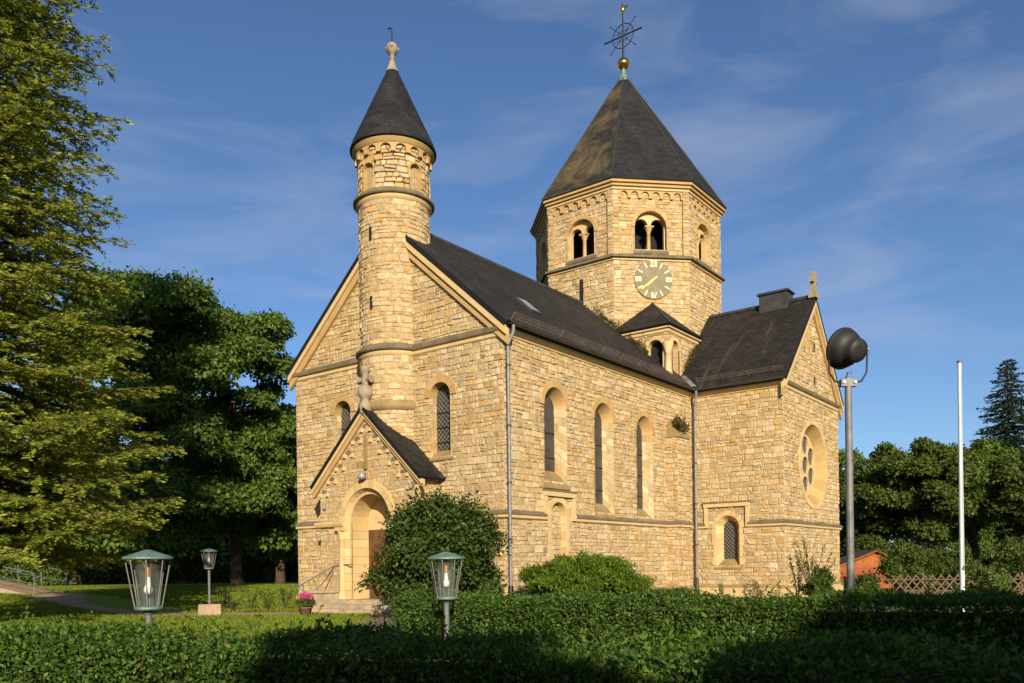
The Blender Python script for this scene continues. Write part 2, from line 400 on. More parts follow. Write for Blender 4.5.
def block(mb, F, poly, h, mat, col, base=-0.01, ch=0.010, tilt=0.0):
    """one stone: chamfered prism standing h proud of the wall face"""
    if len(poly) < 3 or area(poly) < 0.0015: return
    n = len(poly); cu = sum(p[0] for p in poly) / n; cv = sum(p[1] for p in poly) / n
    du, dv = rng.uniform(-tilt, tilt), rng.uniform(-tilt, tilt)
    lo = [F(p[0], p[1], base) for p in poly]; top = []; mid = []
    for p in poly:
        x, y = p[0] - cu, p[1] - cv; L = math.hypot(x, y) or 1
        k = max(0.55, 1 - ch * 1.4 / L)
        hh = h + du * x + dv * y
        mid.append(F(p[0], p[1], max(hh - ch, base + 0.002))); top.append(F(cu + x * k, cv + y * k, hh))
    vs = lo + mid + top
    fs = [(i, (i + 1) % n, n + (i + 1) % n, n + i) for i in range(n)] + [(n + i, n + (i + 1) % n, 2 * n + (i + 1) % n, 2 * n + i) for i in range(n)] + [tuple(range(2 * n, 3 * n))]
    mb.idx(vs, fs, mat, col)

def rubble_field(mb, F, outline, holes=(), h=(0.006, 0.036), rows=(0.12, 0.25), gap=0.010, wmin=0.13, wmax=0.40, wob=0.022, pal=stone_col):
    us = [p[0] for p in outline]; vs = [p[1] for p in outline]; u0, u1, v0, v1 = min(us), max(us), min(vs), max(vs)
    edges = []
    n = len(outline)
    for i in range(n):
        a, b = outline[i], outline[(i + 1) % n]; dx, dy = b[0] - a[0], b[1] - a[1]; L = math.hypot(dx, dy)
        if L < 1e-6: continue
        nx, ny = -dy / L, dx / L; edges.append((nx, ny, nx * a[0] + ny * a[1]))
    lv = [v0]
    while lv[-1] < v1 - 0.08: lv.append(lv[-1] + rng.uniform(*rows))
    lv[-1] = v1
    ph = [(rng.uniform(0, 6.3), rng.uniform(1.3, 3.5), rng.uniform(0.4, 1.0)) for _ in lv]
    def line(k, u):
        if k == 0 or k == len(lv) - 1: return lv[k]
        a, f, g = ph[k]; return lv[k] + wob * g * (math.sin(a + f * u) + 0.6 * math.sin(2.7 * a + 2.9 * f * u))
    for k in range(len(lv) - 1):
        hh = lv[k + 1] - lv[k]; u = u0
        while u < u1 - 1e-3:
            w = min(wmax, max(wmin, hh * rng.uniform(0.8, 2.7)))
            if rng.random() < 0.12: w *= 0.6
            e = u + w
            if u1 - e < wmin * 0.7: e = u1
            j = lambda s: rng.uniform(-s, s)
            sl, sr = j(0.015), j(0.015)
            quads = []
            a, b, c, d = (u + sl, line(k, u)), (e + sr, line(k, e)), (e - sr, line(k + 1, e)), (u - sl, line(k + 1, u))
            if hh > 0.19 and rng.random() < 0.30:
                t = rng.uniform(0.38, 0.62); t2 = t + j(0.08)
                p = (a[0] + (d[0] - a[0]) * t, a[1] + (d[1] - a[1]) * t); q = (b[0] + (c[0] - b[0]) * t2, b[1] + (c[1] - b[1]) * t2)
                quads = [[a, b, q, p], [p, q, c, d]]
            elif w > 0.5 and rng.random() < 0.25:
                t = rng.uniform(0.35, 0.65); t2 = t + j(0.1)
                p = (a[0] + (b[0] - a[0]) * t, a[1] + (b[1] - a[1]) * t); q = (d[0] + (c[0] - d[0]) * t2, d[1] + (c[1] - d[1]) * t2)
                quads = [[a, p, q, d], [p, b, c, q]]
            else: quads = [[a, b, c, d]]
            for qd in quads:
                # inset by the joint, cut one or two corners
                cu = sum(p[0] for p in qd) / 4; cv = sum(p[1] for p in qd) / 4
                g = gap * rng.uniform(0.5, 1.7)
                qd = [(p[0] - math.copysign(g, p[0] - cu) + j(0.007), p[1] - math.copysign(g, p[1] - cv) + j(0.007)) for p in qd]
                if rng.random() < 0.5:
                    i = rng.randrange(4); p0, p1, p2 = qd[i - 1], qd[i], qd[(i + 1) % 4]; t = rng.uniform(0.10, 0.28)
                    qd = qd[:i] + [(p1[0] + (p0[0] - p1[0]) * t, p1[1] + (p0[1] - p1[1]) * t), (p1[0] + (p2[0] - p1[0]) * t, p1[1] + (p2[1] - p1[1]) * t)] + qd[i + 1:]
                for nx, ny, dd in edges:
                    if qd and any(p[0] * nx + p[1] * ny < dd for p in qd): qd = clip(qd, nx, ny, dd)
                for o in holes:
                    if qd: qd = o.cut(qd)
                if len(qd) >= 3: block(mb, F, qd, rng.uniform(*h), M_RUB, pal(), ch=rng.uniform(0.010, 0.024), tilt=0.065)
            u = e

def sheet(mb, F, outline, holes=(), mat=None, h=0.0, uvs=True, col=(1, 1, 1)):
    """flat wall face with openings"""
    loops = [outline] + [o if isinstance(o, list) else o.outline() for o in holes]
    flat = [p for lp in loops for p in lp]
    tris = tessellate_polygon([[Vector((p[0], p[1], 0)) for p in lp] for lp in loops])
    for t in tris:
        q = [flat[i] for i in t]
        if area(q) < 0: q = q[::-1]
        mb.face([F(p[0], p[1], h) for p in q], mat or M_MORT, col, q)

def wall(mb, F, outline, holes=(), **kw):
    sheet(mb, F, outline, holes, M_MORT)
    rubble_field(mb, F, outline, holes, **kw)

def vtint(a=0.88, b=1.1):
    k = rng.uniform(a, b); return (k, k * rng.uniform(0.96, 1.02), k * rng.uniform(0.9, 1.04))
def ring(mb, F, op, b, h=0.042, mat=None, nv=None, jambs=True, base=-0.01, v0=None, a0=0.0, a1=PI):
    """dressed surround of an arch: voussoirs and jamb stones"""
    mat = mat or M_DRS; r = op.r
    nv = nv or max(7, int(PI * (r + b / 2) / 0.32))
    for k in range(nv):
        t0, t1 = a0 + (a1 - a0) * k / nv, a0 + (a1 - a0) * (k + 1) / nv; e = 0.004 / (r + b)
        P = lambda rr, t: (op.uc - rr * math.cos(t), op.vs + rr * math.sin(t))
        tm = (t0 + t1) / 2
        block(mb, F, [P(r, t1 - e), P(r, tm), P(r, t0 + e), P(r + b, t0 + e), P(r + b, tm), P(r + b, t1 - e)][::-1] if False else [P(r, t0 + e), P(r + b, t0 + e), P(r + b, tm), P(r + b, t1 - e), P(r, t1 - e), P(r, tm)][::-1], h, mat, vtint(), base, 0.006)
    if jambs:
        v0 = op.v0 if v0 is None else v0
        for sg in (-1, 1):
            v = v0; alt = rng.random() < 0.5
            while v < op.vs - 0.02:
                e = min(op.vs, v + rng.uniform(0.34, 0.52))
                if op.vs - e < 0.2: e = op.vs
                w = b + (0.0 if alt else -0.05); alt = not alt
                x0, x1 = (op.uc + r, op.uc + r + w) if sg > 0 else (op.uc - r - w, op.uc - r)
                block(mb, F, [(x0, v + 0.003), (x1, v + 0.003), (x1, e - 0.003), (x0, e - 0.003)], h, mat, vtint(), base, 0.006)
                v = e
def reveal(mb, F, op, r2, d, h=0.036, mat=None, v2=None, v0=None, closed=False, col=(1, 1, 1)):
    a = op.outline(v0=v0); k = r2 / op.r
    b = [(op.uc + (p[0] - op.uc) * k, op.vs + (p[1] - op.vs) * k) for p in a]
    if not closed:
        b[0] = (op.uc - r2, op.v0 if v2 is None else v2); b[-1] = (op.uc + r2, op.v0 if v2 is None else v2)
    n = len(a)
    for i in range(n if closed else n - 1):
        j = (i + 1) % n
        L = math.hypot(a[j][0] - a[i][0], a[j][1] - a[i][1]); m = max(1, round(L / 0.27)) if L > 0.6 else 1
        lp = lambda p, q, t: (p[0] + (q[0] - p[0]) * t, p[1] + (q[1] - p[1]) * t)
        for c in range(m):
            t0, t1 = c / m, (c + 1) / m
            if m > 1:
                if c: t0 += .012 / L
                mb.face([F(*lp(a[i], a[j], t0 - .012 / L), h), F(*lp(b[i], b[j], t0 - .012 / L), -d), F(*lp(b[i], b[j], t0), -d), F(*lp(a[i], a[j], t0), h)], M_WEA, col) if c else None
            kk = vtint(.84, 1.14) if (m > 1 or i % 2 == 0) else last
            last = kk
            if m > 1 and mat is M_ORG:        # coursed rubble jambs
                md = rng.uniform(.35, .65); h2 = h - (h + d) * md; g2 = .008 / (h + d)
                mp_ = lambda t, f: F(*lp(lp(a[i], a[j], t), lp(b[i], b[j], t), f), h - (h + d) * f)
                for f0, f1, mt_ in ((0, md - g2, M_RUB), (md - g2, md + g2, M_MORT), (md + g2, 1, M_RUB)): mb.face([mp_(t0, f0), mp_(t0, f1), mp_(t1, f1), mp_(t1, f0)], mt_, stone_col())
            else: mb.face([F(*lp(a[i], a[j], t0), h), F(*lp(b[i], b[j], t0), -d), F(*lp(b[i], b[j], t1), -d), F(*lp(a[i], a[j], t1), h)], mat or M_DRS, kk)
    return b

def arched_window(parent, F, uc, v0, vs, r, b, r2, d, name='window', sill_drop=0.4, sill_out=0.06, mat=None, bars=0, jambs=False, glass=None):
    """round-headed lancet: surround + splayed reveal (part), leaded glass and sloping sill (sub-parts)"""
    op = Arch(uc, v0, vs, r, b - 0.03)
    mb = MB(); ring(mb, F, op, b, mat=mat or M_ORG, jambs=jambs); inner = reveal(mb, F, op, r2, d, v2=v0 + sill_drop * 0.6, mat=mat or M_ORG, v0=v0 - 0.14)
    w = mb.build(name, parent)
    g = MB(); g.face([F(p[0], p[1], -d) for p in inner][::-1] if False else [F(p[0], p[1], -d) for p in inner[::-1]], glass or M_GLASS, (1, 1, 1), inner[::-1])
    for k in range(bars):
        vv = v0 + (vs - v0) * (k + 1) / (bars + 1)
        g.box((-r2, -0.012, 0), (r2, 0.012, 0.02), M_IRON, lambda x, y, z: F(uc + x, vv + y, -d + 0.004 + z))
    g.build('leaded_glass', w)
    s = MB()
    top_in, bot = v0 + sill_drop * 0.6, v0 - sill_drop * 0.4
    prof = [(-d + 0.004, top_in), (sill_out, bot + 0.06), (sill_out, bot), (0.0, bot)]
    x0, x1 = uc - r - b * 0.4, uc + r + b * 0.4
    for i in range(len(prof) - 1):
        (h0, z0), (h1, z1) = prof[i], prof[i + 1]
        xa0, xa1 = (uc - r2 - 0.0, uc + r2 + 0.0) if i == 0 else (x0, x1)
        s.face([F(xa0, z0, h0), F(x0, z1, h1), F(x1, z1, h1), F(xa1, z0, h0)], M_SILL, (1, 1, 1))
    s.face([F(x0, prof[1][1], sill_out), F(x0, bot, sill_out), F(x0, bot, 0), F(x0, prof[1][1] + 0.06, 0)][::-1], M_SILL)
    s.face([F(x1, prof[1][1], sill_out), F(x1, bot, sill_out), F(x1, bot, 0), F(x1, prof[1][1] + 0.06, 0)], M_SILL)
    s.build('window_sill', w)
    return op

def moulding(mb, pts, prof, closed=False, mats=None, col=(1, 1, 1)):
    """sweep a profile (h outward, z up; list) along a plan polyline [(x,y)], outward = right side of travel"""
    n = len(pts); P = [Vector((p[0], p[1])) for p in pts]; offs = []
    for i in range(n):
        a = P[i] - P[i - 1] if (i > 0 or closed) else None
        b = P[(i + 1) % n] - P[i] if (i < n - 1 or closed) else None
        if a is None: a = b
        if b is None: b = a
        na = Vector((a.y, -a.x)).normalized(); nb = Vector((b.y, -b.x)).normalized()
        m = na + nb; m = m / max(1e-6, m.dot(na)) if m.length > 1e-6 else na
        offs.append(m)
    m = n if closed else n - 1
    for i in range(m):
        j = (i + 1) % n
        for k in range(len(prof) - 1):
            (h0, z0), (h1, z1) = prof[k], prof[k + 1]
            q = lambda i, h, z: (P[i].x + offs[i].x * h, P[i].y + offs[i].y * h, z)
            mt = mats[k] if isinstance(mats, list) else mats
            mb.face([q(i, h0, z0), q(j, h0, z0), q(j, h1, z1), q(i, h1, z1)], mt, col)
    if not closed:
        for i, rev in ((0, True), (n - 1, False)):
            loop = [(P[i].x + offs[i].x * h, P[i].y + offs[i].y * h, z) for h, z in prof]
            mt = mats[0] if isinstance(mats, list) else mats
            mb.face(loop[::-1] if rev else loop, mt, col)

def slab(mb, poly, th, mat, side=None, drop=None):
    """roof plane: top polygon with thickness and metric uv"""
    P = [Vector(p) for p in poly]; n = (P[1] - P[0]).cross(P[2] - P[0]).normalized()
    if n.z < 0: P = P[::-1]; n = -n
    hz = Vector((-n.y, n.x, 0)); hz = hz.normalized() if hz.length > 1e-5 else Vector((1, 0, 0)); sl = n.cross(hz)
    uv = [((p - P[0]).dot(hz), (p - P[0]).dot(sl)) for p in P]
    mb.face(P, mat, (1, 1, 1), uv)
    lo = [p - n * th for p in P]; mb.face(lo[::-1], side or mat)
    k = len(P)
    for i in range(k):
        mb.face([lo[i], lo[(i + 1) % k], P[(i + 1) % k], P[i]], side or mat)

def frieze(mb, F, u0, u1, vtop, nar, r, leg, h, mat, base=0.0, col=(1, 1, 1)):
    """Lombard band: a proud strip whose lower edge is a row of small round arches on corbels"""
    w = (u1 - u0) / nar; 
    for k in range(nar):
        c = u0 + (k + 0.5) * w; vs = vtop - r - 0.07
        arc = [(c - r * math.cos(PI * t / 8), vs + r * math.sin(PI * t / 8)) for t in range(9)]
        a, b = u0 + k * w, u0 + (k + 1) * w
        # strip split into quads between arc and top, plus legs
        for t in range(8):
            p, q = arc[t], arc[t + 1]
            pts = [(p[0], p[1]), (q[0], q[1]), (q[0], vtop), (p[0], vtop)]
            mb.face([F(x, y, h) for x, y in pts], mat, col)
            mb.face([F(p[0], p[1], base), F(q[0], q[1], base), F(q[0], q[1], h), F(p[0], p[1], h)], mat, col)
        for x0, x1 in ((a, c - r), (c + r, b)):
            vb = vs - leg
            mb.face([F(x0, vb, h), F(x1, vb, h), F(x1, vtop, h), F(x0, vtop, h)], mat, col)
            mb.face([F(x0, vb, base), F(x1, vb, base), F(x1, vb, h), F(x0, vb, h)], mat, col)
            mb.face([F(x1, vb, h), F(x1, vb, base), F(x1, vs, base), F(x1, vs, h)], mat, col)
            mb.face([F(x0, vb, base), F(x0, vb, h), F(x0, vs, h), F(x0, vs, base)], mat, col)

# ================================================================== THE CHURCH
NW_, YC = 9.7, 4.85             # nave width, axis
ZE = 8.68                       # eaves
XT, TC, TW = 12.85, 16.45, 7.2  # transept
PT = 3.9
TX, TY, AP = 16.27, 4.96, 4.15  # tower axis and apothem
church = empty('church', (0, 0, 0), 0, 'cream rubble stone church with octagonal clock tower, round turret and slate roofs', 'church')

FW = Flat((0, YC, 0), 180)       # west front, u = YC - y
FS = Flat((0, 0, 0), 270)        # nave south, u = x
FN = Flat((0, NW_, 0), 90)       # nave north, u = -x
FTW = Flat((XT, 0, 0), 180)      # transept west, u = -y
FTS = Flat((0, -PT, 0), 270)     # transept south, u = x
FTE = Flat((XT + TW, 0, 0), 0)

ZR = 13.15; OV = 0.28            # nave ridge, eaves overhang
ROOFT = 0.16
t_n = (ZR - ZE) / (YC + OV)
def zn(y): return ZE + (y + OV) * t_n
ZRT = 12.75; t_t = (ZRT - ZE) / (TW / 2 + OV)

# openings
wW = [Arch(YC - 2.55, 4.95, 6.85, 0.44, 0.22, 0), Arch(YC - 7.15, 4.95, 6.85, 0.44, 0.22, 0)]
wS = [Arch(2.68, 4.15, 6.57, 0.63, 0.17, 0), Arch(5.70, 3.28, 6.50, 0.63, 0.17, 0), Arch(8.68, 3.24, 6.44, 0.63, 0.17, 0)]
blind = Arch(2.80, 0.2, 3.05, 0.44, 0.0)

mb = MB()
gable = [(-YC, 0), (YC, 0), (YC, ZE - 0.08), (0, zn(YC) - ROOFT - 0.02), (-YC, ZE - 0.08)]
wall(mb, FW, gable, wW); mb.build('nave_wall', church)
mb = MB(); wall(mb, FS, [(0, 0), (XT, 0), (XT, ZE), (0, ZE)], wS + [blind]); mb.build('nave_wall', church)
mb = MB(); sheet(mb, FN, [(-22, 0), (0, 0), (0, ZE), (-22, ZE)]); mb.build('nave_wall', church)
rose = Rnd(TC, 5.58, 1.70, 0.16)
wT = Arch(1.55, 1.35, 2.88, 0.50, 0.16)
mb = MB(); wall(mb, FTW, [(0, 0), (PT, 0), (PT, ZE), (0, ZE)], [wT]); mb.build('transept_wall', church)
mb = MB(); wall(mb, FTS, [(XT, 0), (XT + TW, 0), (XT + TW, ZE - 0.08), (TC, ZRT - ROOFT - 0.04), (XT, ZE - 0.08)], [rose]); mb.build('transept_wall', church)
mb = MB(); sheet(mb, FTE, [(-PT, 0), (0, 0), (0, ZE), (-PT, ZE)]); mb.build('transept_wall', church)

mb = MB(); sheet(mb, Flat((22, YC, 0), 0), [(-YC, 0), (YC, 0), (YC, ZE), (0, ZR - .2), (-YC, ZE)]); mb.build('nave_wall', church)
mb = MB(); sheet(mb, FS, [(XT + TW, 0), (22, 0), (22, ZE), (XT + TW, ZE)]); mb.build('nave_wall', church)
mb = MB(); slab(mb, [(TC, -OV, ZE), (22.2, -OV, ZE), (22.2, YC, ZR), (TC, YC, ZR)], ROOFT, M_SLATE, M_SLATEC); mb.build('nave_roof', church)
# windows
for o in wW: arched_window(church, FW, o.uc, o.v0, o.vs, o.r, 0.25, 0.43, 0.30, sill_drop=0.35, bars=3)
arched_window(church, FS, wS[0].uc, wS[0].v0, wS[0].vs, 0.63, 0.20, 0.42, 0.32, sill_drop=0.62, sill_out=0.12, bars=2, glass=M_GLAZ)
for o in wS[1:]: arched_window(church, FS, o.uc, o.v0, o.vs, 0.63, 0.20, 0.42, 0.32, sill_drop=0.55, sill_out=0.10, bars=3, glass=M_GLAZ)
arched_window(church, FTW, wT.uc, wT.v0, wT.vs, 0.50, 0.18, 0.30, 0.28, sill_drop=0.42, sill_out=0.05, jambs=True, mat=M_DRS)
# blind doorway under the first south window
mb = MB(); ring(mb, FS, blind, 0.2, v0=0.2); inner = reveal(mb, FS, blind, 0.42, 0.18, v2=0.2)
inn = inner[::-1] if area(inner) < 0 else inner
sheet(mb, FS, inn, (), M_MORT, -0.18); rubble_field(mb, Flat((0, 0, 0), 270, -0.18), inn)
mb.build('blind_doorway', church)
# rose window
mb = MB(); ring(mb, FTS, rose, 0.2, nv=30, jambs=False, a0=0, a1=2 * PI)
inner = reveal(mb, FTS, rose, 1.30, 0.46, closed=True, mat=M_ORG)
rw = mb.build('rose_window', church)
g = MB(); g.face([FTS(p[0], p[1], -0.42) for p in inner[::-1]], M_GLASS, (1, 1, 1), inner[::-1]); g.build('leaded_glass', rw)
g = MB()
# plate tracery: a stone disc pierced by one round and six surrounding round lights
holes = [[(TC + 0.38 * math.cos(2 * PI * k / 16), 5.58 + 0.38 * math.sin(2 * PI * k / 16)) for k in range(16)]]
for q in range(6):
    a = PI / 6 + q * PI / 3
    holes.append([(TC + 0.86 * math.cos(a) + 0.39 * math.cos(2 * PI * k / 16), 5.58 + 0.86 * math.sin(a) + 0.39 * math.sin(2 * PI * k / 16)) for k in range(16)])
disc = [(TC + 1.33 * math.cos(2 * PI * k / 40), 5.58 + 1.33 * math.sin(2 * PI * k / 40)) for k in range(40)]
sheet(g, FTS, disc, holes, M_DRS, -0.34)
for hl in holes:
    for i in range(16):
        p, q = hl[i], hl[(i + 1) % 16]; g.face([FTS(*p, -0.34), FTS(*q, -0.34), FTS(*q, -0.415), FTS(*p, -0.415)][::-1], M_DRS)
g.build('plate_tracery', rw)
# putlog niches in the transept gable
for v in (10.65, 9.2):
    mb = MB()
    mb.box((-0.17, -0.2, 0.0), (0.17, 0.2, 0.045), M_SILL, lambda x, y, z, v=v: FTS(16.62 + x, v + y, z))
    mb.box((-0.07, -0.13, 0.0), (0.07, 0.13, 0.05), M_BLACK, lambda x, y, z, v=v: FTS(16.62 + x, v + y, z))
    mb.build('gable_niche', church)

# plinth, string courses, cornices
PLP = [(0.0, 0.0), (0.12, 0.0), (0.12, 0.42), (0.0, 0.56)]
mb = MB()
moulding(mb, [(0, NW_), (0, 7.3)], PLP, mats=[M_DRS, M_DRS, M_SILL]); mb.build('plinth', church); mb = MB()
moulding(mb, [(0, 2.6), (0, 0), (XT, 0), (XT, -PT), (XT + TW, -PT), (XT + TW, 0)], PLP, mats=[M_DRS, M_DRS, M_SILL])
mb.build('plinth', church)
STR = [(0.0, 2.84), (0.09, 2.90), (0.09, 2.99), (0.13, 3.00), (0.13, 3.05), (0.0, 3.16)]
SM = [M_DRS, M_DRS, M_DRS, M_WEA, M_WEA]
mb = MB()
for run in ([(0, NW_), (0, 7.35)], [(0, 2.5), (0, 0), (2.02, 0)], [(3.72, 0), (10.5, 0)], [(11.5, 0), (XT, 0), (XT, -0.62)]):
    mb = MB(); moulding(mb, run, STR, mats=SM); mb.build('string_course', church)
mb = MB()
moulding(mb, [(XT, -2.42), (XT, -PT), (XT + TW, -PT), (XT + TW, 0)], STR, mats=SM)
def dripframe(F, x0, x1, zt, zb=2.9):
    mb.box((x0 - 0.09, zt - 0.16, 0), (x1 + 0.09, zt, 0.12), M_DRS, lambda x, y, z: F(x, y, z)); mb.box((x0 - 0.12, zt, 0), (x1 + 0.12, zt + 0.05, 0.15), M_WEA, lambda x, y, z: F(x, y, z))
    for x in (x0, x1): mb.box((x - 0.07, zb, 0), (x + 0.07, zt - 0.16, 0.10), M_DRS, lambda X, y, z: F(X, y, z))
mb.build('string_course', church)
mb = MB(); dripframe(FS, 2.02, 3.65, 3.82); mb.build('drip_moulding', church); mb = MB(); dripframe(FTW, 0.62, 2.40, 3.90); mb.build('drip_moulding', church)
COR = [(0.0, ZE - 0.36), (0.06, ZE - 0.33), (0.06, ZE - 0.27), (0.16, ZE - 0.2), (0.16, ZE - 0.12), (0.0, ZE - 0.08)]
mb = MB()
moulding(mb, [(0, 0), (XT, 0), (XT, -PT)], COR, mats=[M_DRS, M_ORG, M_DRS, M_DRS, M_DRS])
mb.build('eaves_cornice', church)
GCO = [(0.0, ZE - 0.40), (0.07, ZE - 0.34), (0.07, ZE - 0.22), (0.16, ZE - 0.20), (0.17, ZE - 0.10), (0.0, ZE + 0.03)]
GM = [M_DRS, M_DRS, M_DRS, M_WEA, M_WEA]
mb = MB()
moulding(mb, [(-0.0, NW_ + 0.2), (0, -0.2)], GCO, mats=GM); mb.build('gable_cornice', church); mb = MB()
moulding(mb, [(XT - 0.2, -PT), (XT + TW + 0.2, -PT)], GCO, mats=GM)
mb.build('gable_cornice', church)
# raking bands under the verges
def rake(mb, F, uL, zL, uT, zT, bands=((0.0, 0.15, 0.20, M_DRS), (0.15, 0.36, 0.12, M_ORG))):
    """two stepped bands along a gable slope, cut plumb at both ends"""
    k = math.hypot(1, (zT - zL) / (uT - uL)); sg = 1 if uT > uL else -1
    for o0, o1, h, mt in bands:
        P = [(uL, zL - k * o1), (uT, zT - k * o1), (uT, zT - k * o0), (uL, zL - k * o0)]
        if sg < 0: P = P[::-1]
        hi = [F(*p, h) for p in P]; lo = [F(*p, 0.0) for p in P]
        mb.face(hi, mt)
        for a in range(4): b = (a + 1) % 4; mb.face([lo[a], lo[b], hi[b], hi[a]], mt)
dz = -ROOFT * 1.25
for args in ((FW, YC + OV - 0.05, ZE + dz + .02, 0, ZR + dz), (FW, -YC - OV + 0.05, ZE + dz + .02, 0, ZR + dz), (FTS, XT - OV + 0.05, ZE + dz + .02, TC, ZRT + dz - .02), (FTS, XT + TW + OV - 0.05, ZE + dz + .02, TC, ZRT + dz - .02)):
    mb = MB(); rake(mb, *args); mb.build('raking_cornice', church)

# buttress with its sloping cap
mb = MB(); BX0, BX1, BP, BZ = 10.5, 11.5, 0.5, 6.45
wall(mb, Flat((BX0, 0, 0), 180), [(0, 0), (BP, 0), (BP, BZ), (0, BZ)]); wall(mb, Flat((0, -BP, 0), 270), [(BX0, 0), (BX1, 0), (BX1, BZ), (BX0, BZ)])
sheet(mb, Flat((BX1, 0, 0), 0), [(-BP, 0), (0, 0), (0, BZ), (-BP, BZ)])
for p in ([(BX0 - .06, -BP - .06, BZ), (BX1 + .06, -BP - .06, BZ), (BX1 + .06, -BP - .06, BZ + .1), (BX0 - .06, -BP - .06, BZ + .1)], [(BX0 - .06, -BP - .06, BZ + .1), (BX1 + .06, -BP - .06, BZ + .1), (BX1 - .15, 0.0, BZ + .75), (BX0 + .15, 0.0, BZ + .75)],
          [(BX0 - .06, 0, BZ), (BX0 - .06, -BP - .06, BZ), (BX0 - .06, -BP - .06, BZ + .1), (BX0 + .15, 0, BZ + .75)], [(BX1 + .06, -BP - .06, BZ), (BX1 + .06, 0, BZ), (BX1 - .15, 0, BZ + .75), (BX1 + .06, -BP - .06, BZ + .1)]): mb.face(p, M_SILL)
mb.face([(BX0 - .06, 0, BZ), (BX1 + .06, 0, BZ), (BX1 + .06, -BP - .06, BZ), (BX0 - .06, -BP - .06, BZ)], M_WEA)
moulding(mb, [(BX0, 0), (BX0, -BP), (BX1, -BP), (BX1, 0)], STR, mats=SM)
moulding(mb, [(BX0, 0), (BX0, -BP), (BX1, -BP), (BX1, 0)], PLP, mats=[M_DRS, M_DRS, M_SILL])
mb.build('buttress', church)

# roofs
mb = MB(); VG = -0.20
xv = XT - OV
slab(mb, [(VG, -OV, ZE), (xv, -OV, ZE), (TC - 0.0, YC - 0.05, zn(YC - .05)), (VG, YC, ZR)], ROOFT, M_SLATE, M_SLATEC)
slab(mb, [(VG, NW_ + OV, ZE), (22, NW_ + OV, ZE), (22, YC, ZR), (VG, YC, ZR)], ROOFT, M_SLATE, M_SLATEC)
mb.tube([(VG, YC, ZR + 0.0), (13, YC, ZR + 0.0)], 0.09, M_ZINCD, 8)
nr = mb.build('nave_roof', church)
def snowguard(pts0, pts1, up_, n, parent):
    g = MB(); a, b = Vector(pts0), Vector(pts1); u = Vector(up_)
    for k in (0.06, 0.15, 0.24): g.tube([a + u * k, b + u * k], 0.010, M_SNOW, 4)
    for i in range(n + 1):
        p = a + (b - a) * (i / n); g.tube([p - u * 0.05, p + u * 0.27], 0.009 if i % 12 else 0.02, M_SNOW, 4)
    g.build('snow_guard', parent)
nrm = Vector((0, -t_n, 1)).normalized(); snowguard((0.3, -0.08, zn(-0.08)), (12.2, -0.08, zn(-0.08)), nrm, 110, nr)
g = MB()
def on_n(x, y, h): 
    p = Vector((x, y, zn(y))) + nrm * h; return p
T = lambda x, y, z: on_n(x, y, z)
g.box((3.2, 1.25, 0), (3.75, 1.95, 0.07), M_ZINCD, T); g.box((3.26, 1.33, 0.06), (3.69, 1.88, 0.085), M_LEAD, T)
g.build('skylight', nr)
mb = MB()
slab(mb, [(xv, -PT - 0.2, ZE), (xv, -OV, ZE), (TC, YC - 0.05, ZRT), (TC, -PT - 0.2, ZRT)], ROOFT, M_SLATET, M_SLATEC)
slab(mb, [(XT + TW + OV, -PT - 0.2, ZE), (XT + TW + OV, 4, ZE), (TC, 4, ZRT), (TC, -PT - 0.2, ZRT)], ROOFT, M_SLATET, M_SLATEC)
mb.tube([(TC, -PT - .2, ZRT), (TC, 0.7, ZRT)], 0.09, M_ZINCD, 8)
tr = mb.build('transept_roof', church)
nrt = Vector((-t_t, 0, 1)).normalized()
zt = ZE + 0.28 * t_t
snowguard((xv + 0.28, -0.3, zt), (xv + 0.28, -PT - 0.05, zt), nrt, 40, tr)
mb = MB()
mb.box((TC - 0.36, -3.0, 11.9), (TC + 0.36, -1.75, 13.12), M_ZINCD); mb.box((TC - 0.44, -3.08, 13.12), (TC + 0.44, -1.67, 13.22), M_ZINCD, bev=0.04)
mb.build('chimney', tr)
mb = MB()   # lead flashing along the valley
a = Vector((xv, -OV, ZE + .02)); b = Vector((TC, YC - .05, ZRT + .02))
bb = a + (b - a) * 0.16
mb.face([a + Vector((0.12, -.05, .12)), a + Vector((-0.02, .14, .10)), bb + Vector((-.02, .14, .10)), bb + Vector((0.12, -.05, .14))], M_ZINC); mb.build('valley_flashing', church)

# gutters and downpipes
mb = MB()
def gutter(pts):
    P = [Vector(p) for p in pts]
    prof = [(-0.085 * math.cos(t) , -0.085 * math.sin(t)) for t in np.linspace(0, PI, 9)]
    moulding(mb, [(p.x, p.y) for p in P], [(h + 0.09, P[0].z + z) for h, z in prof], mats=M_ZINCD)
    moulding(mb, [(p.x, p.y) for p in P], [(h * 0.86 + 0.09, P[0].z + z * 0.86 + .004) for h, z in prof[::-1]], mats=M_ZINCD)
gutter([(VG, -OV, ZE - .02), (xv, -OV, ZE - .02), (xv, -PT - .2, ZE - .02)])
mb.build('gutter', church)
def downpipe(x, y, ang, gx, gy):
    m = MB(); 
    pts = [(gx, gy, ZE - .1), (gx, gy, ZE - .3), (x, y, ZE - .62), (x, y, ZE - .9), (x, y, 0.05)]
    m.tube(pts, 0.052, M_ZINC, 10)
    for z in (7.4, 5.6, 3.9, 2.2): m.tube([(x, y, z), (x, y, z + .05)], 0.075, M_ZINCD, 10)
    m.tube([(x, y, 0.0), (x, y, 0.85)], 0.075, M_ZINCD, 10)
    m.build('downpipe', church)
downpipe(0.02, -0.16, 0, 0.02, -OV - .1); downpipe(XT - 0.17, -0.24, 0, xv - .1, -0.40)

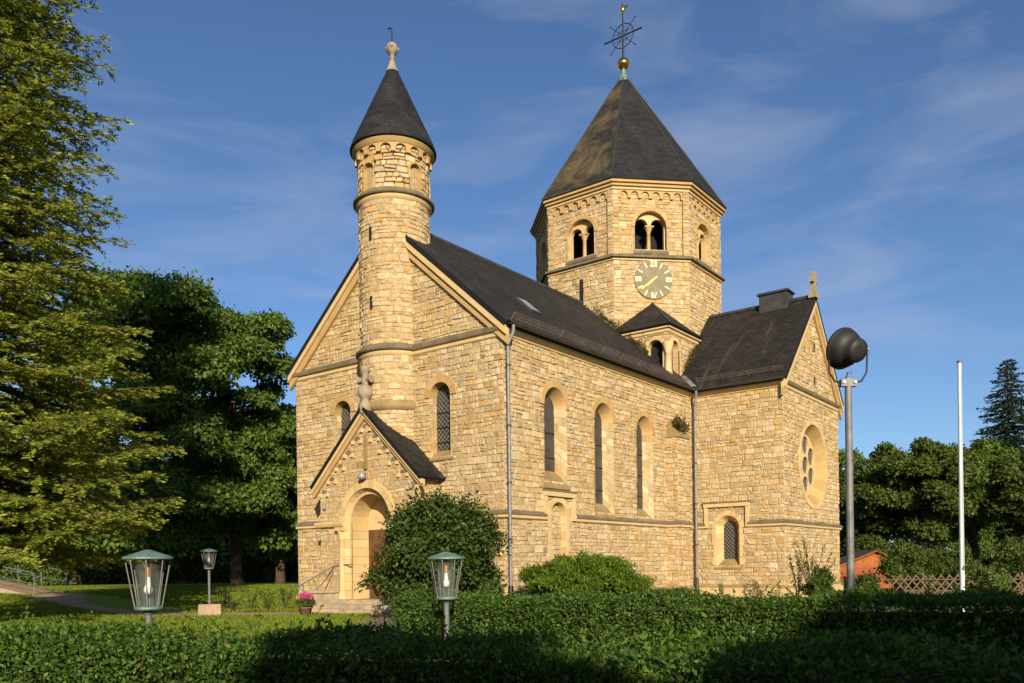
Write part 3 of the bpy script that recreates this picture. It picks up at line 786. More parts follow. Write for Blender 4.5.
# ------------------------------------------------------------------ tower
def oct_pts(ap, z=None, rot=0):
    r = ap / math.cos(PI / 8); return [(TX + r * math.cos(R(22.5 + 45 * k)), TY + r * math.sin(R(22.5 + 45 * k))) for k in range(8)]
half = AP * math.tan(PI / 8)
ZST, ZTC = 14.92, 18.15
mb = MB(); bw = Arch(0.0, 15.30, 16.27, 0.72, 0.13)
for k in range(8):
    F = Flat((TX, TY, 0), 45 * k, AP)
    holes = []
    if k in (3, 4, 5, 6, 7):
        wall(mb, F, [(-half, 8.2), (half, 8.2), (half, ZST), (-half, ZST)])
        Fr = Flat((TX, TY, 0), 45 * k, AP - 0.09)
        hr = half - 0.04
        wall(mb, Fr, [(-hr, ZST), (hr, ZST), (hr, ZTC - .2), (-hr, ZTC - .2)], [bw])
        for sg in (-1, 1):
            x0, x1 = (-half, -half + 0.27) if sg < 0 else (half - 0.27, half)
            rubble_field(mb, F, [(x0, ZST), (x1, ZST), (x1, ZTC - .2), (x0, ZTC - .2)], wmin=0.13, wmax=0.27)
            sheet(mb, F, [(x0, ZST), (x1, ZST), (x1, ZTC - .2), (x0, ZTC - .2)])
            xi = x1 if sg < 0 else x0
            mb.face([F(xi, ZST, -0.1), F(xi, ZST, 0.02), F(xi, ZTC - .2, 0.02), F(xi, ZTC - .2, -0.1)], M_MORT)
    else:
        sheet(mb, F, [(-half, 8.2), (half, 8.2), (half, ZTC - .2), (-half, ZTC - .2)])
tower = mb.build('tower', church)
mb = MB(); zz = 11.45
for z in (zz,): mb.lathe((TX, TY, 0), [(3.0, 8.0), (3.0, 17.7)], M_BLACK, 16)  # solid dark core added so the belfry openings read as unlit
mb.build('belfry_shade_core', tower)
mb = MB()
moulding(mb, oct_pts(AP), [(0, 14.72), (0.08, 14.76), (0.08, 14.84), (0.2, 14.86), (0.2, 14.94), (-0.09, 15.10)][0:6], True, [M_DRS, M_DRS, M_WEA, M_WEA, M_WEA])
for o in ():
    pass
tower_sc = mb.build('string_course', tower)
mb = MB()
moulding(mb, oct_pts(AP), [(-0.1, 17.84), (0.06, 17.86), (0.06, 17.96), (0.15, 17.98), (0.15, 18.10), (0.24, 18.105), (0.24, 18.21), (-.3, 18.22)], True, [M_DRS, M_DRS, M_ORG, M_ORG, M_ORG, M_ORG, M_ORG])
mb.build('cornice', tower)
for k in (3, 4, 5, 6):
    F = Flat((TX, TY, 0), 45 * k, AP); Fr = Flat((TX, TY, 0), 45 * k, AP - 0.09)
    mb = MB(); frieze(mb, Fr, -half + 0.27, half - 0.27, ZTC - 0.27, 6, 0.165, 0.13, 0.10, M_ORG); mb.build('round_arch_frieze', tower)
    mb = MB(); ring(mb, Fr, bw, 0.17, mat=M_ORG, jambs=False); ring(mb, Fr, Arch(0, 15.3, 16.27, .72), 0.001, jambs=False) if False else None
    reveal(mb, Fr, bw, 0.72, 0.24, v0=15.2)
    small = [Arch(-0.37, 15.22, 16.05, 0.29), Arch(0.37, 15.22, 16.05, 0.29)]
    bo = bw.outline(v0=15.2); bo = bo[::-1] if area(bo) < 0 else bo
    # tympanum above the twin lights, cut down to the heads only
    zs = 16.42; xs = math.sqrt(.72 ** 2 - (zs - 16.27) ** 2); an = math.asin((zs - 16.27) / .72)
    sh = [(-xs, zs), (-0.67, zs)] + [(-0.37 - 0.30 * math.cos(PI * t / 10), zs + 0.30 * math.sin(PI * t / 10)) for t in range(1, 10)] + [(-0.07, zs), (0.07, zs)] + \
         [(0.37 - 0.30 * math.cos(PI * t / 10), zs + 0.30 * math.sin(PI * t / 10)) for t in range(1, 10)] + [(0.67, zs), (xs, zs)] + [(0.72 * math.cos(an + (PI - 2 * an) * t / 14), 16.27 + 0.72 * math.sin(an + (PI - 2 * an) * t / 14)) for t in range(1, 14)]
    sheet(mb, Fr, sh, (), M_DRS, -0.20)
    for i in range(22):
        p, q = sh[i], sh[i + 1]; mb.face([Fr(*p, -.42), Fr(*q, -.42), Fr(*q, -.20), Fr(*p, -.20)], M_DRS)
    for x0, x1 in ((-0.72, -0.67), (0.67, 0.72)): mb.box((x0, 15.2, -0.42), (x1, zs, -0.2), M_DRS, lambda x, y, z: Fr(x, y, z))
    mb.box((-0.8, 15.1, -0.45), (0.8, 15.24, 0.06), M_WEA, lambda x, y, z: Fr(x, y, z))
    bwn = mb.build('belfry_window', tower)
    p = Fr(0, 0, -0.31); mb = MB()
    mb.lathe((p.x, p.y, 15.24), [(0.15, 0), (0.15, 0.06), (0.11, 0.12), (0.085, 0.15), (0.08, 0.86), (0.095, 0.88), (0.085, 0.91), (0.19, 1.13)], M_ORG, 14)
    a = R(45 * k); 
    mb.box((-0.2, 16.36, -0.45), (0.2, 16.43, -0.16), M_ORG, lambda x, y, z: Fr(x, y, z))
    mb.build('colonnette', bwn)
    # tympanum oculus
# slit windows
mb = MB(); F = Flat((TX, TY, 0), 180, AP)
mb.box((-0.02, 13.25, 0.0), (0.16, 14.25, 0.045), M_BLACK, lambda x, y, z: F(x, y, z)); mb.build('slit_window', tower)
# spire
mb = MB(); ae = 4.43; ro = ae / math.cos(PI / 8); apex = Vector((TX, TY, 25.48)); zb = 18.26
hs = ae * math.tan(PI / 8); sl = math.hypot(ae, apex.z - zb)
for k in range(8):
    F = Flat((TX, TY, 0), 45 * k, 0)
    a1, a2 = F(-hs, zb, ae), F(hs, zb, ae); mt = M_SLATEL if k in (4, 3) else M_SLATEC
    mb.face([a1, a2, apex], mt, (1, 1, 1), [(-hs + k * 9.1, 0), (hs + k * 9.1, 0), (k * 9.1, sl)])
    mb.face([F(-hs, zb - .045, ae - .01), F(hs, zb - .045, ae - .01), a2, a1], M_SLATEC); mb.face([F(hs, zb - .045, ae - .01), F(-hs, zb - .045, ae - .01), F(-hs * .9, zb - .02, ae - .45), F(hs * .9, zb - .02, ae - .45)], M_SLATEC)
    mb.tube([a1 + Vector((0, 0, .02)), apex], 0.035, M_ZINCD, 6)
spire = mb.build('spire', tower)
mb = MB(); mb.lathe((TX, TY, 25.0), [(0.33, -0.03), (0.2, 0.30), (0.15, 0.36), (0.12, 0.42), (0.11, 0.72)], M_COPPER, 16); mb.build('finial_base', tower)
mb = MB(); mb.lathe((TX, TY, 25.90), [(0.001, -.3), (0.12, -.28), (0.22, -.2), (0.29, -.06), (0.30, -.03), (0.30, .03), (0.29, .06), (0.22, .2), (0.12, .28), (0.001, .3)], M_GOLD, 24); mb.build('gilded_ball', tower)
mb = MB()
c0 = Vector((TX, TY, 27.28)); dy = Vector((0, 1, 0)); dz_ = Vector((0, 0, 1))
mb.tube([(TX, TY, 26.1), (TX, TY, 28.42)], [0.055, 0.035], M_IRON, 8); mb.tube([c0 - dy * 1.0, c0 + dy * 1.0], 0.035, M_IRON, 6)
mb.tube([c0 + (dy * math.cos(t) + dz_ * math.sin(t)) * 0.58 for t in np.linspace(0, 2 * PI, 33)], 0.022, M_IRON, 5, False)
mb.tube([c0 + (dy * math.cos(t) + dz_ * math.sin(t)) * 0.26 for t in np.linspace(0, 2 * PI, 17)], 0.016, M_IRON, 5, False)
for a in (45, 135, 225, 315):
    d = dy * math.cos(R(a)) + dz_ * math.sin(R(a)); mb.tube([c0 + d * 0.1, c0 + d * 0.95], 0.016, M_IRON, 5)
    q = c0 + d * 0.95; mb.lathe(tuple(q), [(0.001, -.05), (.05, 0), (0.001, .05)], M_IRON, 8)
    for s2 in (-1, 1):
        e = dy * math.cos(R(a + 24 * s2)) + dz_ * math.sin(R(a + 24 * s2)); mb.tube([c0 + d * 0.3, c0 + e * 0.45, c0 + e * 0.58], 0.012, M_IRON, 4)
for e in (-1, 1):
    q = c0 + dy * e; mb.lathe(tuple(q), [(0.001, -.07), (.07, 0), (0.001, .07)], M_IRON, 8)
mb.build('iron_cross', tower)
mb = MB(); mb.lathe((TX, TY, 28.38), [(0.02, 0), (0.10, .12), (0.11, .2), (0.05, .34), (0.02, .5)], M_GOLD, 10); mb.box((-.02, -.28, 28.6), (.02, -.05, 28.71), M_GOLD, lambda x, y, z: (TX + x, TY + y, z)); mb.build('weathercock', tower)

# clock
Fc = Flat((TX, TY, 0), 225, AP); cu, cv, cr_ = 0.06, 13.93, 0.86
mb = MB(); n = 40
ringp = [(cu + cr_ * math.cos(2 * PI * k / n), cv + cr_ * math.sin(2 * PI * k / n)) for k in range(n)]
mb.face([Fc(p[0], p[1], 0.075) for p in ringp], M_CLOCK)
for k in range(n):
    p, q = ringp[k], ringp[(k + 1) % n]; mb.face([Fc(*p, 0.0), Fc(*q, 0.0), Fc(*q, 0.075), Fc(*p, 0.075)], M_CLOCK)
clock = mb.build('clock', church)
def clockbar(m, ang, r0, r1, w, h0, h1, mat, off=0.0):
    a = R(ang); d = Vector((math.sin(a), math.cos(a))); t = Vector((d.y, -d.x))
    def T(x, y, z): q = Vector((cu, cv)) + d * y + t * x; return Fc(q.x, q.y, z)
    m.box((off - w / 2, r0, h0), (off + w / 2, r1, h1), mat, T)
for k in range(12):
    m = MB()
    if k == 0:       # XII
        for o in (0.05, 0.12): clockbar(m, 0, 0.57, 0.82, 0.035, 0.07, 0.09, M_NUM, o)
        for s2 in (-1, 1):
            def T(x, y, z, s2=s2): return Fc(cu - 0.075 + x * math.cos(R(20)) + s2 * y * math.sin(R(20)), cv + 0.695 + y * math.cos(R(20)), z)
            m.box((-.018, -.13, .07), (.018, .13, .09 + .001 * s2), M_NUM, T)
        clockbar(m, 0, 0.80, 0.83, 0.32, 0.07, 0.092, M_NUM); clockbar(m, 0, 0.56, 0.59, 0.32, 0.07, 0.092, M_NUM)
    elif k in (3, 9):
        for o in (-0.075, 0, 0.075): clockbar(m, 30 * k, 0.57, 0.82, 0.045, 0.07, 0.09, M_NUM, o)
        clockbar(m, 30 * k, 0.80, 0.83, 0.2, 0.07, 0.092, M_NUM); clockbar(m, 30 * k, 0.56, 0.59, 0.2, 0.07, 0.092, M_NUM)
    elif k == 6:
        clockbar(m, 180, 0.57, 0.82, 0.035, 0.07, 0.09, M_NUM, 0.085)
        for s2 in (-1, 1):
            def T(x, y, z, s2=s2): return Fc(cu + 0.035 + x * math.cos(R(14)) + s2 * y * math.sin(R(14)) + s2 * .045, cv - 0.695 + y * math.cos(R(14)), z)
            m.box((-.018, -.13, .07), (.018, .13, .09 + .001 * s2), M_NUM, T)
    else: clockbar(m, 30 * k, 0.58, 0.82, 0.05, 0.07, 0.09, M_NUM)
    m.build('numeral', clock)
m = MB(); clockbar(m, 232, -0.22, 0.72, 0.055, 0.095, 0.11, M_HAND); m.build('minute_hand', clock)
m = MB(); clockbar(m, 229, -0.05, 0.45, 0.075, 0.112, 0.125, M_HAND); m.build('hour_hand', clock)

# ------------------------------------------------------------------ corner block at the foot of the tower
BXc, BYc, BT = 12.15, 0.70, 11.45
mb = MB(); FbW = Flat((BXc, 0, 0), 180); FbS = Flat((0, BYc, 0), 270)
oW = Arch(-1.28, 9.50, 10.55, 0.36, 0.1); oS = Arch(12.80, 9.50, 10.55, 0.36, 0.1)
wall(mb, FbW, [(-3.4, 8.6), (-BYc, 8.6), (-BYc, BT), (-3.4, BT)], [oW]); wall(mb, FbS, [(BXc, 8.6), (15.2, 8.6), (15.2, BT), (BXc, BT)], [oS])
blk = mb.build('corner_turret', church)
for F, o in ((FbW, oW), (FbS, oS)):
    mb = MB(); ring(mb, F, o, 0.14, v0=9.5); reveal(mb, F, o, 0.36, 0.3, v0=9.5); mb.build('arched_opening', blk)
mb = MB(); mb.box((BXc + .28, BYc + .28, 9.0), (14, 2.6, 11.3), M_BLACK); mb.build('opening_shade_block', blk)  # black block added behind the arches as their inner shade
mb = MB(); mb.lathe((BXc - .02, BYc - .02, 9.35), [(0.2, 0), (0.2, .1), (0.14, .18), (0.125, .9), (0.15, .92), (0.13, .97), (0.24, 1.25), (0.24, 1.36)], M_DRS, 14); mb.build('colonnette', blk)
mb = MB(); moulding(mb, [(BXc, 3.4), (BXc, BYc), (15.2, BYc)], [(0, BT - .32), (0.07, BT - .26), (0.07, BT - .14), (0.15, BT - .12), (0.15, BT), (0, BT + .02)], mats=M_DRS); mb.build('cornice', blk)
mb = MB(); e = 0.24
r2 = math.sqrt(.5); ap = Vector((TX - AP * r2 + .02, TY - AP * r2 + .02, 12.95))
A, B, D = Vector((BXc - e, 3.55, BT + .02)), Vector((BXc - e, BYc - e, BT + .02)), Vector((15.1, BYc - e, BT + .02))
slab(mb, [A, B, ap], 0.1, M_SLATE, M_SLATEC); slab(mb, [B, D, ap], 0.1, M_SLATE, M_SLATEC); mb.tube([B, ap], .04, M_ZINCD, 6)
mb.build('turret_roof', blk)

# ------------------------------------------------------------------ round stair turret on the west gable
TCX, TR = 0.35, 1.17
mb = MB()
mb.lathe((TCX, YC, 0), [(TR, 4.3), (TR, 13.6)], M_MORT, 48, smooth=False)
Fcy = Cyl((TCX, YC), TR, 180); q = PI * TR
rubble_field(mb, Fcy, [(-q * .62, 4.3), (q * .62, 4.3), (q * .62, 6.6), (-q * .62, 6.6)], wmax=0.42)
rubble_field(mb, Fcy, [(-q * .62, 6.8), (q * .62, 6.8), (q * .62, 8.32), (-q * .62, 8.32)], wmax=0.42)
rubble_field(mb, Fcy, [(-q * .62, 8.6), (q * .62, 8.6), (q * .62, 10.6), (-q * .62, 10.6)], wmax=0.42)
rubble_field(mb, Fcy, [(-q, 10.6), (q, 10.6), (q, 13.42), (-q, 13.42)], wmax=0.42)
DR = 1.08; Fdr = Cyl((TCX, YC), DR, 180); qd = PI * DR
mb.lathe((TCX, YC, 0), [(DR, 13.4), (DR, 15.4)], M_MORT, 48, smooth=False)
nich = [Arch(qd * (a - 180) / 180, 13.78, 14.42, 0.19, 0.05) for a in (135, 195 - 16 + 12, 240 + 12, 315)]
nich = [Arch(qd * (a - 180) / 180, 13.75, 14.42, 0.19, 0.03) for a in (112, 182, 262, 330)]
rubble_field(mb, Fdr, [(-qd, 13.7), (qd, 13.7), (qd, 15.1), (-qd, 15.1)], nich, h=(0.11, 0.135), wmax=0.36, rows=(0.12, 0.22))
turret = mb.build('round_turret', church)
for o in nich:
    mb = MB(); ring(mb, Fdr, o, 0.07, h=0.145, mat=M_ORG, nv=7, v0=13.75); mb.build('blind_niche', turret)
mb = MB()
mb.lathe((TCX, YC, 0), [(TR, 13.36), (TR + .10, 13.44), (TR + .10, 13.52)], M_DRS, 48); mb.lathe((TCX, YC, 0), [(TR + .10, 13.52), (TR + .19, 13.54), (TR + .19, 13.62), (TR, 13.78)], M_WEA, 48); mb.build('ring_moulding', turret); mb = MB()
mb.lathe((TCX, YC, 0), [(TR, 8.30), (TR + .08, 8.36), (TR + .08, 8.46)], M_DRS, 48); mb.lathe((TCX, YC, 0), [(TR + .08, 8.46), (TR + .17, 8.48), (TR + .17, 8.58), (TR, 8.72)], M_WEA, 48); mb.build('ring_moulding', turret); mb = MB()
mb.lathe((TCX, YC, 0), [(TR, 6.52), (TR + .14, 6.60), (TR + .14, 6.72), (TR, 6.90)], M_SILL, 48)
mb.build('ring_moulding', turret)
mb = MB(); frieze(mb, Fdr, -qd, qd, 15.20, 16, 0.145, 0.11, 0.20, M_ORG, 0.1)
mb.build('round_arch_frieze', turret)
mb = MB(); mb.lathe((TCX, YC, 0), [(DR + .1, 15.13), (DR + .24, 15.16), (DR + .24, 15.24), (DR + .30, 15.27), (DR + .30, 15.36), (DR, 15.40)], M_ORG, 48); mb.build('cornice', turret)
mb = MB(); mb.lathe((TCX, YC, 0), [(1.30, 15.33), (1.45, 15.33), (1.45, 15.38), (1.36, 15.62), (0.14, 18.25)], M_SLATEC, 48, smooth=True); mb.build('cone_roof', turret)
mb = MB(); mb.lathe((TCX, YC, 18.12), [(0.22, 0), (0.17, .13), (0.10, .32), (0.07, .45), (0.09, .47), (0.09, .52), (0.06, .55), (0.11, .60), (0.18, .70), (0.2, .80), (0.17, .92), (0.08, 1.0), (0.02, 1.02)], M_GREY, 14)
for a in range(4):
    t = PI / 4 + a * PI / 2; mb.lathe((TCX + .2 * math.cos(t), YC + .2 * math.sin(t), 18.92), [(0.001, -.06), (.06, 0), (0.001, .06)], M_GREY, 8)
mb.build('finial', turret)
mb = MB(); mb.tube([(TCX, YC, 19.1), (TCX, YC, 19.62)], 0.02, M_IRON, 6); mb.tube([(TCX, YC - .0, 19.58), (TCX, YC + .12, 19.68), (TCX, YC + .18, 19.62)], 0.02, M_IRON, 5); mb.build('spike', turret)
for z in (12.1, 9.85):
    mb = MB(); mb.box((-.05, z, 0), (.03, z + .42, .045), M_BLACK, lambda x, y, zz: Fcy(0.10 + x, y, zz)); mb.build('slit_window', turret)

# ------------------------------------------------------------------ porch
PX, PYC, PH = -0.95, 4.95, 2.32
FP = Flat((PX, PYC, 0), 180); FPS = Flat((0, PYC - PH, 0), 270); FPN = Flat((0, PYC + PH, 0), 90)
ZPE, ZPA = 4.22, 6.72; tp = (ZPA - ZPE) / (PH + 0.30)
portal = Arch(0.0, 0.40, 2.95, 1.08, 0.22)
mb = MB()
wall(mb, FP, [(-PH, 0), (PH, 0), (PH, ZPE + .30 * tp - .12), (0, ZPA - .14), (-PH, ZPE + .30 * tp - .12)], [portal], h=(0.004, 0.018))
wall(mb, FPS, [(PX, 0), (0, 0), (0, ZPE + .2), (PX, ZPE + .2)], h=(.004, .02)); wall(mb, FPN, [(0, 0), (-PX, 0), (-PX, ZPE + .2), (0, ZPE + .2)], h=(.004, .02))
porch = mb.build('porch', church)
mb = MB(); ring(mb, FP, portal, 0.25, h=0.07, nv=15, jambs=False); 
po2 = Arch(0, 0.4, 2.95, 0.98); reveal(mb, FP, portal, 0.98, 0.14, v0=.4); ring(mb, Flat((PX + .14, PYC, 0), 180), Arch(0, .4, 2.95, .90), .10, h=.02, nv=13, jambs=True)
reveal(mb, Flat((PX + .14, PYC, 0), 180), Arch(0, .4, 2.95, .90), .90, .77, v0=.4, mat=M_DRS)
FD = Flat((PX + .14 + .74, PYC, 0), 180)
sheet(mb, FD, [(-.95, 2.72), (.95, 2.72), (.95, 2.95)] + [(.95 * math.cos(PI * t / 14), 2.95 + .95 * math.sin(PI * t / 14)) for t in range(1, 14)] + [(-.95, 2.95)], (), M_DRS, 0.0)
mb.build('portal_arch', porch)
for sg in (1, -1):
    x0, x1 = (-.93, -.012) if sg < 0 else (.012, .93); mb = MB()
    mb.box((x0, .4, -.08), (x1, 2.72, 0.0), M_DOOR, lambda x, y, z: FD(x, y, z))
    for j in range(6):
        xx = x0 + (x1 - x0) * j / 5; mb.box((xx - .02, .42, 0), (xx + .02, 2.70, .02), M_DOOR, lambda x, y, z: FD(x, y, z))
    dr = mb.build('door', porch)
m = MB(); m.tube([FD(-.1, 1.45, .0), FD(-.1, 1.45, .09), FD(-.24, 1.45, .09)], .014, M_IRON, 6); m.build('handle', dr)
for sg in (-1, 1):
    mb = MB(); p = FP(sg * 1.24, 0, 0.0)
    mb.lathe((p.x, p.y, 0.4), [(0.17, 0), (0.17, .12), (0.13, .2), (0.105, .25), (0.10, 2.0), (0.12, 2.03), (0.105, 2.06), (0.18, 2.3)], M_DRS, 16)
    mb.box((-.2, 2.68, -.05), (.2, 2.80, .17), M_DRS, lambda x, y, z, sg=sg: FP(sg * 1.24 + x, y, z))
    mb.build('portal_column', porch)
mb = MB(); moulding(mb, [(0, PYC + PH), (PX, PYC + PH), (PX, PYC + 1.08)], [(0, 2.80), (0.12, 2.83), (0.16, 2.92), (0.16, 2.98), (0, 3.02)], mats=M_DRS); mb.build('impost', porch); mb = MB(); moulding(mb, [(PX, PYC - 1.08), (PX, PYC - PH), (0, PYC - PH)], [(0, 2.80), (0.12, 2.83), (0.16, 2.92), (0.16, 2.98), (0, 3.02)], mats=M_DRS); mb.build('impost', porch)
mb = MB()
def small_arc(u, v, r=.14):
    for t in range(6):
        a, b = PI * t / 6, PI * (t + 1) / 6
        block(mb, FP, [(u - r * math.cos(a), v + r * math.sin(a)), (u - r * math.cos(b), v + r * math.sin(b)), (u - (r + .10) * math.cos(b), v + (r + .10) * math.sin(b)), (u - (r + .10) * math.cos(a), v + (r + .10) * math.sin(a))][::-1], .07, M_DRS, (1, 1, 1))
    for sg in (-1, 1): block(mb, FP, [(u + sg * (r + .05) - .06, v - .12), (u + sg * (r + .05) + .06, v - .12), (u + sg * (r + .05) + .06, v), (u + sg * (r + .05) - .06, v)], .08, M_DRS, (1, 1, 1))
    mb.face([FP(u - r, v - .01, .021)] + [FP(u - r * math.cos(PI * t / 8), v + r * math.sin(PI * t / 8), .021) for t in range(1, 8)][::1] + [FP(u + r, v - .01, .021)] if False else [FP(u + r * math.cos(PI * t / 8), v + r * math.sin(PI * t / 8), .021) for t in range(9)], M_WEA)  # dark half-disc paints the shade of a recess under each arch
small_arc(0, 5.98); mb.build('blind_arch', porch)
for i in range(5):
    for sg in (-1, 1): mb = MB(); small_arc(sg * (.42 + .42 * i), 5.62 - .41 * i); mb.build('blind_arch', porch)
mb = MB(); mb.box((-.05, 4.65, 0), (.05, 5.75, .09), M_SILL, lambda x, y, z: FP(x, y, z)); mb.build('pilaster_strip', porch)
mb = MB(); PB = ((0.02, .12, .17, M_DRS), (.12, .24, .10, M_ORG)); rake(mb, FP, -PH - .26, ZPE - .07, 0, ZPA - .1, PB); mb.build('raking_cornice', porch); mb = MB(); rake(mb, FP, PH + .26, ZPE - .07, 0, ZPA - .1, PB); mb.build('raking_cornice', porch)
mb = MB()
slab(mb, [(PX - .22, PYC - PH - .3, ZPE), (0.02, PYC - PH - .3, ZPE), (0.02, PYC, ZPA), (PX - .22, PYC, ZPA)], .1, M_SLATET, M_SLATEC); slab(mb, [(PX - .22, PYC + PH + .3, ZPE), (0.02, PYC + PH + .3, ZPE), (0.02, PYC, ZPA), (PX - .22, PYC, ZPA)], .1, M_SLATE, M_SLATEC)
mb.build('porch_roof', porch)
mb = MB()
x_, y_ = PX - .02, PYC
mb.lathe((x_, y_, 6.45), [(0.2, 0), (0.22, .25), (0.15, .38), (0.11, .44), (0.16, .5), (0.25, .62), (0.26, .74), (0.18, .88), (0.1, .94)], M_GREY, 14)
mb.lathe((x_, y_, 7.38), [(0.1, 0), (0.13, .1), (0.1, .3), (0.12, .42), (0.16, .5), (0.13, .6), (0.03, .64)], M_GREY, 12)
mb.tube([(x_, y_ - .3, 7.55), (x_, y_ - .16, 7.55), (x_, y_, 7.55), (x_, y_ + .16, 7.55), (x_, y_ + .3, 7.55)], [.12, .085, .08, .085, .12], M_GREY, 10)
mb.build('stone_cross', porch)
mb = MB(); p = FP(-.02, 4.45, .1); mb.tube([FP(-.02, 4.5, .02), FP(-.02, 4.46, .14)], .03, M_ZINC, 8); mb.lathe((p.x - .1, p.y, p.z - .16), [(0.001, 0), (.12, .03), (.14, .12), (.06, .24)], M_LEAD, 12); mb.build('porch_lamp', porch)
for u, v in ((-2.05, 3.55), (2.02, 4.0)):
    mb = MB(); mb.box((u - .06, v - .12, .02), (u + .06, v + .06, .12), M_ZINC, lambda x, y, z: FP(x, y, z), bev=.04); mb.build('floodlight', porch)
# steps and landing
mb = MB()
mb.box((-2.05, PYC - 1.9, 0.0), (PX - .003, PYC + 1.42, 0.135), M_STEP, bev=.015); mb.box((-1.7, PYC - 1.9, 0.135), (PX - .003, PYC + 1.42, 0.27), M_STEP, bev=.015); mb.box((-1.35, PYC - 1.9, 0.27), (-.3, PYC + 1.06, 0.402), M_STEP, bev=.015)
mb.box((-1.85, PYC + 1.43, 0.0), (PX - .003, PYC + 1.9, 0.62), M_STEP, bev=.03); mb.box((-1.9, PYC + 1.38, 0.62), (PX - .003, PYC + 1.95, 0.72), M_STEP, bev=.02)
mb.build('porch_step', porch)
mb = MB()
mb.tube([(-2.3, PYC + 1.6, 0.0), (-2.3, PYC + 1.6, .92)], .022, M_GREYP, 8); mb.tube([(-2.6, PYC + 1.6, .78), (-2.3, PYC + 1.6, .95), (-1.0, PYC + 1.6, 1.52), (-.98, PYC + .95, 1.55), (-.98, PYC + .75, 1.55)], .022, M_GREYP, 8)
mb.tube([(-1.75, PYC + 1.6, .72), (-1.05, PYC + 1.6, 1.35)], .018, M_GREYP, 8)
mb.build('handrail', porch)
# transept gable cross
mb = MB(); p = Vector((TC, -PT - .1, ZRT))
mb.box((-.22, -.16, -.1), (.22, .16, .18), M_GREY, lambda x, y, z: (p.x + x, p.y + y, p.z + z), bev=.04); mb.box((-.10, -.09, .18), (.10, .09, 1.05), M_GREY, lambda x, y, z: (p.x + x, p.y + y, p.z + z), bev=.03)
mb.box((-.32, -.085, .55), (.32, .085, .78), M_GREY, lambda x, y, z: (p.x + x, p.y + y, p.z + z), bev=.03); mb.build('stone_cross', church)

# ================================================================== GROUND
def gsheet(name, pts, z, mat, kind='structure'):
    mb = MB(); mb.face([(p[0], p[1], z) for p in pts], mat); o = mb.build(name); o['kind'] = kind; return o
gsheet('ground', [(-1500, -1500), (1500, -1500), (1500, 1500), (-1500, 1500)], -0.012, M_GROUND)
def gz(dep):
    """the lawn rises gently towards the trees"""
    t = min(1, max(0, (dep - 28) / 11)); return 0.45 * t * t * (3 - 2 * t)
mb = MB()
for i in range(44):
    d0, d1 = 16 + i, 17 + i
    for k in range(12):
        f0, f1 = -.72 + .05 * k, -.67 + .05 * k
        mb.face([(*c2w(f0 * d0, d0)[:2], gz(d0) + .004), (*c2w(f1 * d0, d0)[:2], gz(d0) + .004), (*c2w(f1 * d1, d1)[:2], gz(d1) + .004), (*c2w(f0 * d1, d1)[:2], gz(d1) + .004)], M_LAWN)
mb.build('lawn')['kind'] = 'structure'
def strip(name, mid, mat, dz):
    """a path of varying width along (lat, dep, half width) stations, lying on the lawn"""
    P = []
    for a, b in zip(mid[:-1], mid[1:]):
        for t in np.linspace(0, 1, 12, endpoint=False): P.append(tuple(a[k] + (b[k] - a[k]) * t for k in range(3)))
    P.append(mid[-1]); m = MB(); E = []
    for i, (la, de, w) in enumerate(P):
        a, b = P[max(0, i - 1)], P[min(len(P) - 1, i + 1)]; v = Vector((b[0] - a[0], b[1] - a[1])).normalized(); n = Vector((v.y, -v.x)) * (w * (1 + .06 * math.sin(i * 1.3)))
        E.append([(*c2w(la + n.x * s_, de + n.y * s_)[:2], gz(de + n.y * s_) + dz) for s_ in (-1, 1)])
    for i in range(len(E) - 1): m.face([E[i][0], E[i][1], E[i + 1][1], E[i + 1][0]], mat)
    o = m.build(name); o['kind'] = 'structure'
strip('path', [(-2.2, 25.6, 1.3), (-5, 26.3, 1.2), (-9, 26.5, 1.1), (-13.5, 28.0, 1.1), (-17.5, 32.0, 1.1), (-20.6, 37.6, 1.2)], M_PATH, .016)
gsheet('entrance_path', [c2w(*p)[:2] for p in ((-3.3, 24.6), (-1.2, 25.2), (3.0, 13.6), (1.3, 13.2))], 0.012, M_PATH)
gsheet('flower_bed', [c2w(*p)[:2] for p in ((-9.6, 27.8), (-6.5, 27.6), (-5.6, 27.2), (-6.4, 29.0), (-9.0, 29.6))], 0.014, M_SOIL)
gsheet('garden_path', [c2w(*p)[:2] for p in ((-14, 12.0), (12, 3.0), (12, 6.6), (-14, 15.5))], 0.006, M_PATH)

